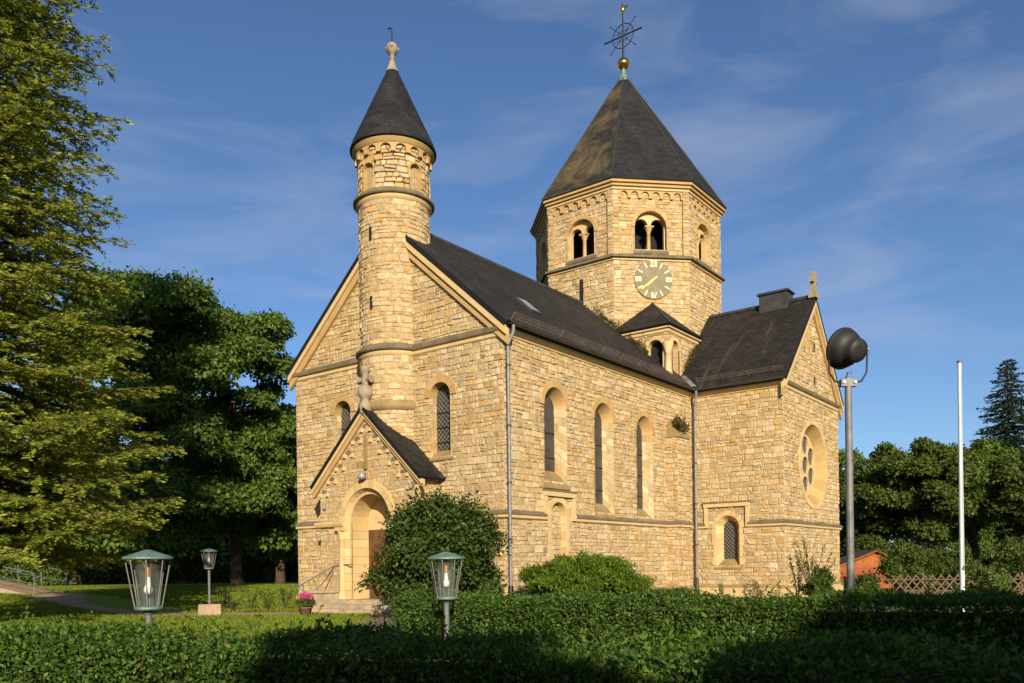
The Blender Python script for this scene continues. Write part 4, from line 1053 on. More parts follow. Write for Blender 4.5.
# ================================================================== FOLIAGE
def leaf_mesh(name, P, D, N, L, Wd, col, mat, parent=None, fold=0.12, core=None):
    """numpy leaf cards: P base point, D long axis, N face normal (both unit), L length, Wd width, col tint"""
    n = len(P); D = D / (np.linalg.norm(D, axis=1, keepdims=True) + 1e-9)
    Sx = np.cross(D, N); Sx /= (np.linalg.norm(Sx, axis=1, keepdims=True) + 1e-9); Nn = np.cross(Sx, D)
    L = np.broadcast_to(L, (n,))[:, None]; Wd = np.broadcast_to(Wd, (n,))[:, None]
    mid = P + D * L * 0.45
    V = np.empty((n, 4, 3), np.float32)
    V[:, 0] = P; V[:, 1] = mid + Sx * Wd * 0.5 + Nn * L * fold; V[:, 2] = P + D * L; V[:, 3] = mid - Sx * Wd * 0.5 + Nn * L * fold
    V = V.reshape(-1, 3); F = np.arange(n * 4, dtype=np.int32)
    cols = np.ones((n, 4), np.float32); cols[:, :3] = col
    nv0 = len(V); extra = 0
    starts = np.arange(n, dtype=np.int32) * 4; tot = np.full(n, 4, np.int32); mi = np.zeros(n, np.int32)
    if core is not None:
        cv = np.array(core.v, np.float32); cf = core.f
        V = np.vstack([V, cv]); ex = np.concatenate([np.array(f, np.int32) + nv0 for f in cf])
        lens = np.array([len(f) for f in cf], np.int32)
        st = np.concatenate([[0], np.cumsum(lens)[:-1]]).astype(np.int32) + n * 4
        F = np.concatenate([F, ex]); starts = np.concatenate([starts, st]); tot = np.concatenate([tot, lens]); mi = np.concatenate([mi, np.array(core.m, np.int32) + 1])
        cols = np.vstack([cols, np.ones((len(cf), 4), np.float32)])
    me = bpy.data.meshes.new(name)
    me.vertices.add(len(V)); me.vertices.foreach_set('co', V.ravel())
    me.loops.add(len(F)); me.loops.foreach_set('vertex_index', F)
    me.polygons.add(len(starts)); me.polygons.foreach_set('loop_start', starts); me.polygons.foreach_set('loop_total', tot)
    me.materials.append(mat)
    if core is not None:
        for m in core.mats: me.materials.append(m)
    me.polygons.foreach_set('material_index', mi)
    at = me.attributes.new('tint', 'FLOAT_COLOR', 'FACE'); at.data.foreach_set('color', cols.ravel())
    me.update(calc_edges=True); me.validate()
    o = bpy.data.objects.new(name, me); C.objects.link(o)
    if parent is not None: o.parent = parent
    return o
def unit(n):
    v = NR.normal(size=(n, 3)); return v / np.linalg.norm(v, axis=1, keepdims=True)
def tints(n, cols, var=0.25, weights=None):
    c = np.array(cols)[NR.choice(len(cols), n, p=weights)]; return c * (1 + NR.uniform(-var, var, (n, 1)))

def blob_leaves(centers, radii, n, squash=0.8, shell=0.55):
    """points on the outer part of a set of ellipsoidal clumps, plus their outward directions"""
    w = radii ** 2; w = w / w.sum(); k = NR.choice(len(centers), n, p=w)
    d = unit(n); d[:, 2] = np.where(d[:, 2] < -0.35, -d[:, 2], d[:, 2])
    rr = radii[k] * (shell + (1 - shell) * NR.random(n) ** 0.6) * (1 + 0.10 * NR.normal(size=n))
    P = centers[k] + d * rr[:, None] * np.array([1, 1, squash]); return P, d

def tree(loc, h, cr, zb, nleaf, cols, label, name='tree', leaf=0.24, nclump=46, seed=0, group=None, trunk_r=0.25, sq=0.8, cat='tree', droop=0.35, skirt=0):
    global NR
    NR = np.random.default_rng(100 + seed); r_ = random.Random(seed)
    root = empty(name, loc, 0, label, cat, group)
    zc = (h + zb) / 2; rz = (h - zb) / 2
    cs = []; rs = []
    while len(cs) < nclump:
        d = unit(1)[0]; k = NR.random() ** 0.35
        wz = d[2]; wid = 1.0 if wz < 0 else 1.0
        p = np.array([d[0] * cr * k * 0.82, d[1] * cr * k * 0.82, zc + d[2] * rz * k * 0.85])
        rad = cr * NR.uniform(0.13, 0.30)
        p[:2] *= 1 + NR.uniform(-.15, .26); p[2] += NR.normal() * .05 * rz; cs.append(p); rs.append(rad)
    for q in range(skirt):
        a = 2 * PI * (q + NR.random()) / skirt; cs.append(np.array([math.cos(a) * cr * NR.uniform(.7, 1.0), math.sin(a) * cr * NR.uniform(.7, 1.0), zb + NR.uniform(.9, 2.6)])); rs.append(cr * NR.uniform(.2, .3))
    cs = np.array(cs); rs = np.array(rs); mid = np.array([0, 0, zc])
    for _ in range(4):                                    # pull in any clump that floats free of the rest
        for q in range(len(cs)):
            dd = np.linalg.norm(cs - cs[q], axis=1) - rs - rs[q] * .55; dd[q] = 9
            if np.sum(dd < 0) < 2: cs[q] = mid + (cs[q] - mid) * .86
    P, d = blob_leaves(cs, rs, nleaf, sq)
    N = d * 0.9 + unit(nleaf) * 0.7 + np.array([0, 0, 0.2])
    D = unit(nleaf) * 0.9 + d * 0.1 + np.array([0, 0, -droop])
    L = leaf * NR.uniform(0.7, 1.3, nleaf)
    leaf_mesh('crown', P, D, N, L, L * 0.62, tints(nleaf, cols), M_LEAF, root)
    mb = MB(); top = zb + (h - zb) * 0.55
    mb.tube([(0, 0, -.05), (.05 * cr * r_.uniform(-1, 1), .05 * cr * r_.uniform(-1, 1), zb * 0.6), (0.08 * cr * r_.uniform(-1, 1), .08 * cr * r_.uniform(-1, 1), top)], [trunk_r * 1.25, trunk_r, trunk_r * .45], M_BARK, 10)
    for i in NR.choice(nclump, min(14, nclump), replace=False):
        q = cs[i]; z0 = max(zb * 0.7, min(top * .95, q[2] * 0.6)); s = Vector((0, 0, z0)); e = Vector(q); mdl = s.lerp(e, .5) + Vector((0, 0, .12 * cr))
        mb.tube([s, mdl, e], [trunk_r * .4, trunk_r * .24, trunk_r * .08], M_BARK, 6)
    mb.build('trunk', root)
    return root

def fir(loc, h, rbase, zb, nbr, label, name='fir_tree', cols=None, needle=0.20, per=22, seed=0, group=None, taper=1.0, trunk_r=0.35, upsweep=0.1, droop=0.25, wid=0.34):
    global NR
    NR = np.random.default_rng(300 + seed)
    root = empty(name, loc, 0, label, 'tree', group)
    mb = MB(); mb.tube([(0, 0, -.05), (0, 0, h * .5), (0, 0, h * .97)], [trunk_r, trunk_r * .6, .03], M_BARK, 10)
    PP, DD, NN, LL, CC = [], [], [], [], []
    for i in range(nbr):
        t = ((i + NR.random()) / nbr) ** 1.15; z = zb + (h - zb) * t
        ln = rbase * (1 - t) ** taper * NR.uniform(0.66, 1.12) + 0.25
        a = i * 2.39996 + NR.uniform(-.4, .4); ca, sa = math.cos(a), math.sin(a)
        dr = droop * NR.uniform(0.4, 1.4); us = upsweep * NR.uniform(0.3, 1.6)
        def bp(s): return np.array([ca * ln * s, sa * ln * s, z - dr * ln * s * (1 - .35 * s) + us * ln * s * s])
        pts = [bp(s) for s in (0, .35, .7, 1.0)]; mb.tube([tuple(p) for p in pts], [.05 + .012 * ln, .03 + .006 * ln, .02, .006], M_BARK, 5, False)
        nsub = max(5, int(ln * 5.0))
        for j in range(nsub):
            s = 0.16 + 0.84 * (j + NR.random()) / nsub; p = bp(s); sg = 1 if j % 2 else -1
            sl = ln * wid * (1.05 - s) * NR.uniform(.7, 1.25) + 0.28
            out = np.array([ca, sa, 0]); side = np.array([-sa, ca, 0]) * sg
            dirn = out * 0.72 + side * 0.75 + np.array([0, 0, -0.18 + NR.normal() * .14]); dirn /= np.linalg.norm(dirn)
            m = max(4, int(per * sl))
            ss = NR.random(m)
            base = p + dirn * (sl * ss)[:, None] + np.array([0, 0, -0.10]) * (ss ** 2)[:, None] * sl + NR.normal(size=(m, 3)) * .025
            sd = np.where(NR.random(m) < .5, 1, -1)[:, None]; perp = np.cross(dirn, [0, 0, 1.0])
            D = dirn * 0.8 + perp * sd * 0.7 + NR.normal(size=(m, 3)) * .22 + np.array([0, 0, .05])
            N = np.array([0, 0, 0.3]) + NR.normal(size=(m, 3)) * .8 + out * .9
            PP.append(base); DD.append(D); NN.append(N); LL.append(needle * NR.uniform(.6, 1.35, m))
            tipc = 0.55 + 0.45 * ss                                        # spray tips painted brighter, as if catching the sun
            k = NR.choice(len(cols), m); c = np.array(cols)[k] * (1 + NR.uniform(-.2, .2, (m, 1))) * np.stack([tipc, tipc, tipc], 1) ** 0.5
            CC.append(c)
    P = np.vstack(PP); leaf_mesh('crown', P, np.vstack(DD), np.vstack(NN), np.concatenate(LL), np.concatenate(LL) * .32, np.vstack(CC), M_NEEDLE, root, 0.05)
    mb.build('trunk', root)
    return root

def hedge(a, b, width, zt, n, leaf, cols, label, seed=0, shoots=0, name='hedge', zb=0.0):
    """clipped hedge from plan point a to b (back edge), thickness towards the right of travel"""
    global NR
    NR = np.random.default_rng(500 + seed)
    A = np.array(a[:2]); B = np.array(b[:2]); L = np.linalg.norm(B - A); d = (B - A) / L; w = np.array([d[1], -d[0]])
    root_loc = (float(A[0]), float(A[1]), 0)
    a_top, a_f = L * width, L * (zt - zb); at = NR.random(n) * (a_top + a_f * 1.8 + 2 * width * zt)
    s = NR.random(n) * L; t = NR.random(n) * width; z = NR.random(n) * (zt - zb) + zb
    on_top = at < a_top; on_fr = (at >= a_top) & (at < a_top + a_f * 1.3); on_bk = (at >= a_top + a_f * 1.3) & (at < a_top + a_f * 1.8); on_end = at >= a_top + a_f * 1.8
    nrm = np.zeros((n, 3)); e_s = np.where(NR.random(n) < .5, 0, L)
    zz = np.where(on_top, zt, z); ss = np.where(on_end, e_s, s); tt = np.where(on_fr, width, np.where(on_bk, 0, t))
    nrm[on_top] = (0, 0, 1); nrm[on_fr] = (w[0], w[1], 0); nrm[on_bk] = (-w[0], -w[1], 0)
    sg = np.where(e_s > 0, 1, -1)[:, None]; nrm[on_end] = (np.array([d[0], d[1], 0]) * sg)[on_end]
    # soft shoulders and an uneven clip
    wav = 0.040 * np.sin(ss * 2.1 + 1) + 0.030 * np.sin(ss * 3.7 + zz * 6) + 0.022 * np.sin(ss * 5.3 + tt * 4) + 0.02 * np.sin(ss * 11.0 + tt * 9 + zz * 8)
    x = A[0] + d[0] * ss + w[0] * tt; y = A[1] + d[1] * ss + w[1] * tt
    P = np.stack([x, y, zz], 1) - np.array([*root_loc])
    P += nrm * (wav - NR.random(n) ** 1.5 * leaf * 2.6)[:, None]
    edge = np.minimum(tt, width - tt) ; rnd = np.where(on_top, np.clip(0.16 - edge, 0, 1) ** 2 * 3.0, 0); P[:, 2] -= rnd
    N = nrm * 0.7 + unit(n) * 0.75 + np.array([0, 0, .35]); D = unit(n) + nrm * .3 + np.array([0, 0, .35])
    Lf = leaf * NR.uniform(.5, 1.45, n); C_ = tints(n, cols, .35); dead = NR.random(n) < .025 + .05 * (np.sin(ss * 1.7) * np.sin(zz * 9 + ss * 4) > .75); C_[dead] = tints(int(dead.sum()), [(.16, .10, .035), (.12, .085, .03), (.2, .15, .05)], .2)
    if shoots:
        m = shoots; k = 11; s = NR.random(m) * L; t = NR.random(m) * width
        b0 = np.stack([A[0] + d[0] * s + w[0] * t, A[1] + d[1] * s + w[1] * t, np.full(m, zt - .03)], 1) - np.array([*root_loc]); dr = unit(m) * .35 + np.array([0, 0, 1.0])
        ln = NR.uniform(.04, .17, m) + .05 * (NR.random(m) < .12)
        f = np.repeat(np.arange(m), k); q = NR.random(m * k)
        Ps = b0[f] + dr[f] * (ln[f] * q)[:, None]; Ds = unit(m * k) + dr[f] * .6; Ns = unit(m * k) * .6 + np.array([0, 0, .8])
        P = np.vstack([P, Ps]); D = np.vstack([D, Ds]); N = np.vstack([N, Ns]); Lf = np.concatenate([Lf, leaf * 1.15 * NR.uniform(.6, 1.3, m * k)]); C_ = np.vstack([C_, tints(m * k, cols[-2:], .25)])
    core = MB(); i = leaf * 4.2  # dark box added inside the leaves to keep light out
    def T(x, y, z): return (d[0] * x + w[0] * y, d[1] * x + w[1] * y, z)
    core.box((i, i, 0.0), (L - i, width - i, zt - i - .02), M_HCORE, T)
    o = leaf_mesh(name, P, D, N, Lf, Lf * .55, C_, M_LEAF, None, .12, core); o.location = root_loc
    return tag(o, label, 'hedge')

def shrub(loc, rx, ry, h, n, leaf, cols, label, name='shrub', seed=0, cat='bush', group=None, nclump=26, aspect=.55, up=0.3, mat=None, z0=0.0, stem=True, squash=.8, flat=False):
    global NR
    NR = np.random.default_rng(800 + seed)
    root = empty(name, loc, 0, label, cat, group)
    d = unit(nclump); d[:, 2] = np.abs(d[:, 2]) if not flat else np.abs(d[:, 2]) * .8
    k = NR.random(nclump)[:, None] ** .4
    cs = np.stack([d[:, 0] * rx * .78 * k[:, 0], d[:, 1] * ry * .78 * k[:, 0], z0 + (h - z0) * (.16 + .66 * d[:, 2] * k[:, 0])], 1); rs = NR.uniform(.24, .42, nclump) * min(rx, ry, (h - z0) * .8)
    if flat:
        a = NR.uniform(0, 2 * PI, nclump); q = np.sqrt(NR.random(nclump)); cs = np.stack([np.cos(a) * rx * .88 * q, np.sin(a) * ry * .85 * q, h * (.78 - .24 * q ** 3) * NR.uniform(.5, 1.04, nclump)], 1); rs = NR.uniform(.13, .27, nclump) * h
    P, dd = blob_leaves(cs, rs, n, squash)
    an = np.arctan2(P[:, 1], P[:, 0]); kz = P[:, 2] / h; wv = 1 + .09 * np.sin(an * 5 + kz * 7 + seed) + .07 * np.sin(an * 11 - kz * 13 + 2 * seed) + .05 * NR.normal(size=n) * (NR.random(n) < .25)
    P *= np.stack([wv, wv, 1 + (wv - 1) * .7], 1); P[:, 2] = np.maximum(P[:, 2], .02)
    N = dd * .8 + unit(n) * .6 + np.array([0, 0, .4]); D = unit(n) * .9 + dd * .15 + np.array([0, 0, up]); L = leaf * NR.uniform(.6, 1.35, n)
    leaf_mesh('foliage', P, D, N, L, L * aspect, tints(n, cols, .28), mat or M_LEAF, root)
    if stem:
        mb = MB()
        for i in range(min(8, nclump)): mb.tube([(0, 0, -.02), tuple(cs[i] * np.array([.4, .4, .5])), tuple(cs[i])], [.05 * h / 3 + .01, .03 * h / 3 + .008, .006], M_BARK, 5)
        mb.build('stem', root)
    return root

G_DARK = [(0.080, 0.140, 0.020), (0.105, 0.172, 0.023), (0.132, 0.190, 0.028), (0.060, 0.108, 0.018)]
G_MID = [(0.070, 0.105, 0.016), (0.092, 0.130, 0.019), (0.115, 0.145, 0.024), (0.055, 0.085, 0.015)]
G_FIR = [(0.205, 0.245, 0.030), (0.260, 0.290, 0.040), (0.125, 0.175, 0.025), (0.33, 0.33, 0.05)]
G_SPR = [(0.020, 0.038, 0.018), (0.028, 0.050, 0.020), (0.038, 0.060, 0.022)]
G_HEDGE = [(0.050, 0.105, 0.014), (0.070, 0.140, 0.018), (0.038, 0.078, 0.013), (0.090, 0.165, 0.022), (0.110, 0.180, 0.026)]

# big light fir, left; a second dark one behind it
fir(px(-22, 22.5), 29, 4.9, 2.4, 440, 'tall yellow green fir with layered sprays, at the left edge of the lawn', cols=G_FIR, seed=1, taper=.72, per=78, needle=.14, droop=.30)
# broadleaf trees left of the church
tree(px(150, 43, .45), 19.6, 5.8, .9, 95000, G_DARK, 'dark broadleaf tree with a rounded top beside the tall fir', 'broadleaf_tree', .22, 60, 2, 'dark trees left of the church', .4, skirt=14)
tree(px(238, 47, .45), 19.4, 5.1, .9, 85000, G_DARK, 'dark broadleaf tree with an uneven crown close to the west front', 'broadleaf_tree', .22, 52, 3, 'dark trees left of the church', .35, skirt=14)
tree(px(280, 51, .45), 12.9, 3.8, .6, 20000, G_DARK, 'small dark tree half hidden behind the left corner of the church', 'broadleaf_tree', .30, 40, 4, 'dark trees left of the church', .3, skirt=14)
tree(px(75, 60, .4), 14.0, 6.5, 0.6, 22000, G_DARK, 'broad dark tree in the shade behind the tall fir', 'broadleaf_tree', .42, 50, 5, 'dark trees left of the church', .4, skirt=14)
tree(px(185, 64, .4), 12.0, 6.0, 0.3, 20000, G_DARK, 'low dark tree filling the gap behind the rounded broadleaf tree', 'broadleaf_tree', .42, 50, 6, 'dark trees left of the church', .4, skirt=14)
tree(px(270, 66, .4), 11.0, 5.5, 0.3, 20000, G_DARK, 'low dark tree in deep shade farthest back by the west front', 'broadleaf_tree', .42, 50, 7, 'dark trees left of the church', .4, skirt=14)
# right background
for i, (x, dep, h, cr, zb, col, lab) in enumerate([
    (868, 56, 9.8, 4.0, .6, G_MID, 'mid green tree standing behind the orange shed'),
    (925, 52, 9.6, 3.6, .8, G_MID, 'rounded green tree left of the white flagpole'),
    (975, 58, 10.4, 4.2, .8, G_DARK, 'dark green tree right of the white flagpole'),
    (1022, 50, 9.6, 3.6, .5, G_MID, 'green tree at the right edge below the spruce'),
    (1075, 52, 10.5, 4.2, .5, G_DARK, 'dark tree beyond the right end of the lattice fence'),
    (835, 66, 10.5, 5.0, .3, G_DARK, 'dark tree half hidden behind the transept corner'),
    (940, 70, 10.0, 6.0, .3, G_DARK, 'broad dark tree filling the gap behind the flagpole')]):
    tree(px(x, dep), h * (1.10, 1.0, 1.14, .99, 1.05, 1.06, 1.05)[i], cr, zb, 40000, col, lab, 'broadleaf_tree', .21, 46, 20 + i, 'trees beyond the lattice fence', .25)
fir(px(1010, 72), 18.6, 6.0, 2.0, 260, 'dark spruce rising above the trees at the right edge', 'spruce_tree', G_SPR, .26, 26, 9, None, .85, .25, .12, .35)

# ------------------------------------------------------------------ hedges
hedge(c2w(-6.6, 8.21), c2w(6.4, 3.45), 0.95, 0.95, 150000, .036, G_HEDGE, 'clipped privet hedge running across the very front, nearest the camera', 1, 750)
hedge(c2w(-1.25, 12.0), c2w(9.2, 8.18), 1.0, 1.04, 120000, .040, G_HEDGE, 'clipped hedge in the middle distance behind the slim garden lantern', 2, 130)

hedge(c2w(-58, 72), c2w(-12, 76), 2.0, 5.2, 42000, .30, G_DARK, 'tall unclipped hedge added as a dark backdrop behind the trees on the left', 3)  # dark filler added to close the bright gap under the trees
hedge(c2w(18, 84), c2w(70, 76), 2.0, 3.6, 16000, .34, G_DARK, 'tall unclipped hedge far behind the trees on the right', 4)
# bushes round the church
shrub(px(440, 22.0), 1.88, 1.7, 3.85, 60000, .115, [(0.045, 0.075, 0.012), (0.060, 0.095, 0.016), (0.085, 0.120, 0.022), (0.035, 0.06, 0.012)], 'large rounded leafy bush hiding the right half of the porch doorway', 'bush', 1, nclump=80, up=-.2)
shrub(px(584, 24.5), 2.6, 1.4, 1.80, 64000, .13, [(0.105, 0.175, 0.013), (0.135, 0.215, 0.016), (0.07, 0.12, 0.012)], 'low spreading bright green juniper in front of the nave wall', 'juniper', 2, nclump=120, aspect=.22, up=.25, mat=M_NEEDLE, squash=.55, flat=True)
shrub(px(487, 20.0), .55, .5, 1.25, 5000, .07, [(0.10, .14, .02), (.07, .11, .016)], 'small light green bush between the large bush and the downpipe', 'bush', 3)
shrub(px(820, 28.0), .75, .6, 1.35, 5000, .09, [(0.06, .10, .016), (.085, .125, .02)], 'low green bush at the foot of the transept corner', 'bush', 4)
shrub(px(868, 30.0), .7, .6, 1.0, 6000, .09, [(0.06, .095, .018), (.08, .11, .02)], 'rounded bush in front of the orange shed', 'bush', 5)
shrub(px(984, 26.0), 1.0, .8, 1.7, 9000, .085, [(0.11, .155, .028), (.08, .12, .02), (.14, .18, .04)], 'light green bush right of the white flagpole', 'bush', 6)
for i, (x, dep, rx, h) in enumerate(((905, 40, 1.6, 2.6), (932, 42, 1.5, 2.2), (1015, 38, 1.6, 2.6), (1045, 36, 1.5, 2.2), (955, 44, 1.6, 2.9))):
    shrub(px(x, dep), rx, 1.2, h, 6000, .14, G_MID, ['dark shrub just right of the orange shed', 'low shrub behind the lattice fence, left of the flagpole', 'tall shrub behind the fence at the right edge', 'shrub behind the fence, outermost on the right', 'shrub behind the fence beside the flagpole'][i], 'shrub', 10 + i, group='shrubs behind the lattice fence')
# open rose bush against the transept
def sprig_plant(loc, h, ns, label, seed, spread=.5, leaf=.085, name='rose_bush', cols=G_MID):
    global NR
    NR = np.random.default_rng(900 + seed); root = empty(name, loc, 0, label, 'plant'); mb = MB(); PP, DD = [], []
    for i in range(ns):
        a = NR.uniform(0, 6.3); q = np.array([math.cos(a), math.sin(a)]) * spread * NR.uniform(.3, 1); hh = h * NR.uniform(.55, 1)
        pts = [np.array([0, 0, 0.]), np.array([q[0] * .35, q[1] * .35, hh * .45]), np.array([q[0] * .75, q[1] * .75, hh * .8]), np.array([q[0], q[1], hh])]
        mb.tube([tuple(p) for p in pts], [.014, .011, .008, .004], M_BARK, 5, False)
        for _ in range(int(26 * hh)):
            s = NR.uniform(.25, 1) * 3; k = min(2, int(s)); p = pts[k] + (pts[k + 1] - pts[k]) * (s - k); PP.append(p + NR.normal(size=3) * .03); DD.append(NR.normal(size=3) + np.array([q[0], q[1], .2]))
    n = len(PP); leaf_mesh('foliage', np.array(PP), np.array(DD), unit(n) * .6 + np.array([0, 0, .8]), leaf * NR.uniform(.6, 1.4, n), leaf * .6, tints(n, cols, .25), M_LEAF, root); mb.build('stem', root)
sprig_plant(px(812, 29.5), 2.5, 13, 'tall open rose bush against the transept corner', 1, .75)
sprig_plant(px(798, 30.5), 1.9, 7, 'thin straggling rose stems left of the tall rose bush', 2, .4)
for i, (x, dep) in enumerate(((232, 28.4), (250, 28.8), (268, 28.2), (284, 28.9), (223, 29.2))):
    sprig_plant(px(x, dep), .8, 8, ['low rose plant nearest the concrete lamp block', 'low rose plant second from the lamp block', 'low rose plant in the middle of the bed', 'low rose plant next to the pink hydrangea', 'low rose plant at the back of the flower bed'][i], 5 + i, .45, .08)
# lavender edging
def tuft(loc, rx, ry, h, n, label, cols, name, seed, w=.06, cat='plant', kind=None):
    global NR
    NR = np.random.default_rng(950 + seed); a = NR.uniform(0, 2 * PI, n); k = np.sqrt(NR.random(n))
    P = np.stack([np.cos(a) * rx * k, np.sin(a) * ry * k, np.zeros(n)], 1); D = NR.normal(size=(n, 3)) * .35 + np.array([0, 0, 1.0]); D[:, :2] += P[:, :2] / max(rx, ry) * .5
    o = leaf_mesh(name, P, D, unit(n), h * NR.uniform(.5, 1.1, n), h * w, tints(n, cols, .25), M_LEAF); o.location = loc
    tag(o, label, cat); return o
tuft(px(400, 17.5), .95, .5, .42, 2600, 'patch of faded lavender in front of the large bush', [(.16, .12, .12), (.12, .12, .07), (.2, .14, .15)], 'lavender', 1, .1)
tuft(px(523, 20.5), .5, .4, .75, 1500, 'grey blue lavender at the left foot of the juniper', [(.10, .11, .10), (.12, .12, .13)], 'lavender', 2, .05)
# hydrangea in a pot
hy = empty('potted_hydrangea', px(305, 25.0), 0, 'pink hydrangea in a clay pot beside the porch steps', 'plant'); hy.scale = (.8, .8, .8)
mb = MB(); mb.lathe((0, 0, 0), [(.001, 0), (.17, 0), (.24, .32), (.26, .32), (.26, .36), (.2, .36)], M_POT, 18); mb.build('pot', hy)
NR = np.random.default_rng(77); n = 900
P = unit(n) * np.array([.34, .34, .22]) * (.6 + .4 * NR.random((n, 1))) + np.array([0, 0, .52]); leaf_mesh('foliage', P, unit(n), unit(n) + np.array([0, 0, .6]), .11, .075, tints(n, G_MID), M_LEAF, hy)
for i in range(11):
    a = i * 2.4; q = np.array([math.cos(a) * .24 * math.sqrt(i / 11), math.sin(a) * .24 * math.sqrt(i / 11), .80 - .1 * (i / 11)]); n = 110; d = unit(n)
    leaf_mesh('flower_head', q + d * .095, unit(n), d, .05, .045, tints(n, [(.62, .09, .30), (.70, .16, .40), (.50, .05, .22)], .15), M_PETAL, hy)
# growth on the roofs
def creeper(pts, n, s, cols, label, seed, leaf=.09):
    global NR
    NR = np.random.default_rng(970 + seed); a, b = np.array(pts[0]), np.array(pts[1]); t = NR.random(n)[:, None]
    P = a + (b - a) * t + NR.normal(size=(n, 3)) * np.array(s) * (.5 + .5 * np.sin(t * 9 + seed)); org = a.copy()
    o = leaf_mesh('wall_plant', P - org, unit(n) + np.array([-.3, -.2, .7]), unit(n), leaf * NR.uniform(.6, 1.6, n), leaf * .35, tints(n, cols, .3), M_LEAF); o.location = tuple(org); tag(o, label, 'plant')
DRY = [(.13, .10, .035), (.17, .12, .045), (.10, .095, .03), (.08, .09, .025)]
creeper([(12.1, 4.2, zn(4.2) + .1), (12.1, 2.6, zn(2.6) + .15)], 1100, (.06, .12, .22), DRY, 'dry brown plants growing where nave roof meets tower', 1)
creeper([(12.05, 2.5, zn(2.5) + .1), (12.05, 1.6, zn(1.6) + .1)], 600, (.06, .1, .18), DRY, 'dry plants at the foot of the small corner turret', 2)
creeper([(13.6, .58, 9.9), (14.7, .58, 11.0)], 600, (.1, .06, .2), DRY, 'dry plants in the valley beside the transept roof', 3)
creeper([(BX0 + .15, -.35, BZ + .45), (BX1 - .15, -.35, BZ + .42)], 1500, (.16, .13, .17), [(.13, .10, .03), (.16, .12, .04), (.09, .09, .025)], 'tuft of grass growing on the buttress cap', 4, .16)

# grass of the lawn
NR = np.random.default_rng(41); n = 260000
dep = NR.uniform(17, 50, n); lat = -dep * NR.uniform(.17, .66, n)
x = CAM[0] + RGT[0] * lat + FWD[0] * dep; y = CAM[1] + RGT[1] * lat + FWD[1] * dep
onpath = ((dep > 25.2) & (dep < 27.7) & (lat > -11)) | ((lat <= -11) & (lat > -21) & (np.abs(dep - (27.2 + (-lat - 11) * 1.08)) < 1.9)) | ((x > -1.5) & (y < 10.2) & (y > -1))
keep = ~onpath
tq = np.clip((dep - 28) / 11, 0, 1); P = np.stack([x, y, .45 * tq * tq * (3 - 2 * tq)], 1)[keep]; n = len(P)
D = NR.normal(size=(n, 3)) * .45 + np.array([0, 0, 1.0])
o = leaf_mesh('grass', P, D, unit(n), .095 * NR.uniform(.5, 1.5, n), .03, tints(n, [(.15, .215, .014), (.19, .24, .018), (.22, .24, .03), (.115, .17, .012)], .25), M_LEAF)
tag(o, 'short sunlit grass of the lawn', 'grass', None, 'stuff')

# ================================================================== LANTERNS, POLES, RAILINGS
def lantern(name, loc, pole_h, label, block=False, rot=0.0):
    """garden lantern: tapering cage of rods round a glass cylinder under a flat conical copper roof"""
    root = empty(name, loc, rot, label, 'lantern', 'garden lanterns in the churchyard')
    z = pole_h
    mb = MB(); mb.tube([(0, 0, 0.36 if block else -.03), (0, 0, z)], .038, M_GREYP, 12); mb.lathe((0, 0, z - .05), [(.04, 0), (.06, .02), (.06, .06)], M_GREYP, 12); mb.build('pole', root)
    mb = MB(); mb.lathe((0, 0, z), [(.001, 0), (.13, 0), (.145, .012), (.145, .035), (.10, .045), (.001, .045)], M_COPPER, 24); mb.build('base_plate', root)
    for k in range(8):
        a = 2 * PI * k / 8 + .2; m = MB(); m.tube([(.135 * math.cos(a), .135 * math.sin(a), z + .03), (.228 * math.cos(a), .228 * math.sin(a), z + .56)], .0075, M_STEEL, 6); m.build('rod', root)
    mb = MB(); mb.lathe((0, 0, z + .045), [(.125, 0), (.13, .25), (.13, .50)], M_PANE, 24); mb.build('glass_cylinder', root)
    mb = MB(); mb.lathe((0, 0, z + .55), [(.001, 0), (.24, -.005), (.255, 0.0), (.255, .022), (.03, .10), (.001, .102)], M_COPPER, 32, smooth=False); mb.build('roof', root)
    mb = MB(); mb.tube([(0, 0, z + .55), (0, 0, z + .36)], [.03, .03], M_BRASS, 10); mb.build('socket', root)
    mb = MB(); mb.lathe((0, 0, z + .17), [(.001, 0), (.03, .008), (.045, .035), (.045, .06), (.026, .11), (.024, .195)], M_BULB, 16); mb.build('bulb', root)
    if block: m = MB(); m.box((-.24, -.24, -.02), (.24, .24, .36), M_CONC, bev=.02); m.build('concrete_base', root)
    return root
lantern('garden_lantern', px(148, 9.0), 1.02, 'nearest lantern, green roofed, standing just behind the left part of the front hedge')
lantern('garden_lantern', px(446, 10.2), 1.16, 'lantern on a slim post between the front hedge and the middle hedge', rot=.3).scale = (.90, .90, .90)
lantern('garden_lantern', px(209, 26.2), 1.46, 'small distant lantern on a grey pole set in a pale concrete block on the lawn', True)

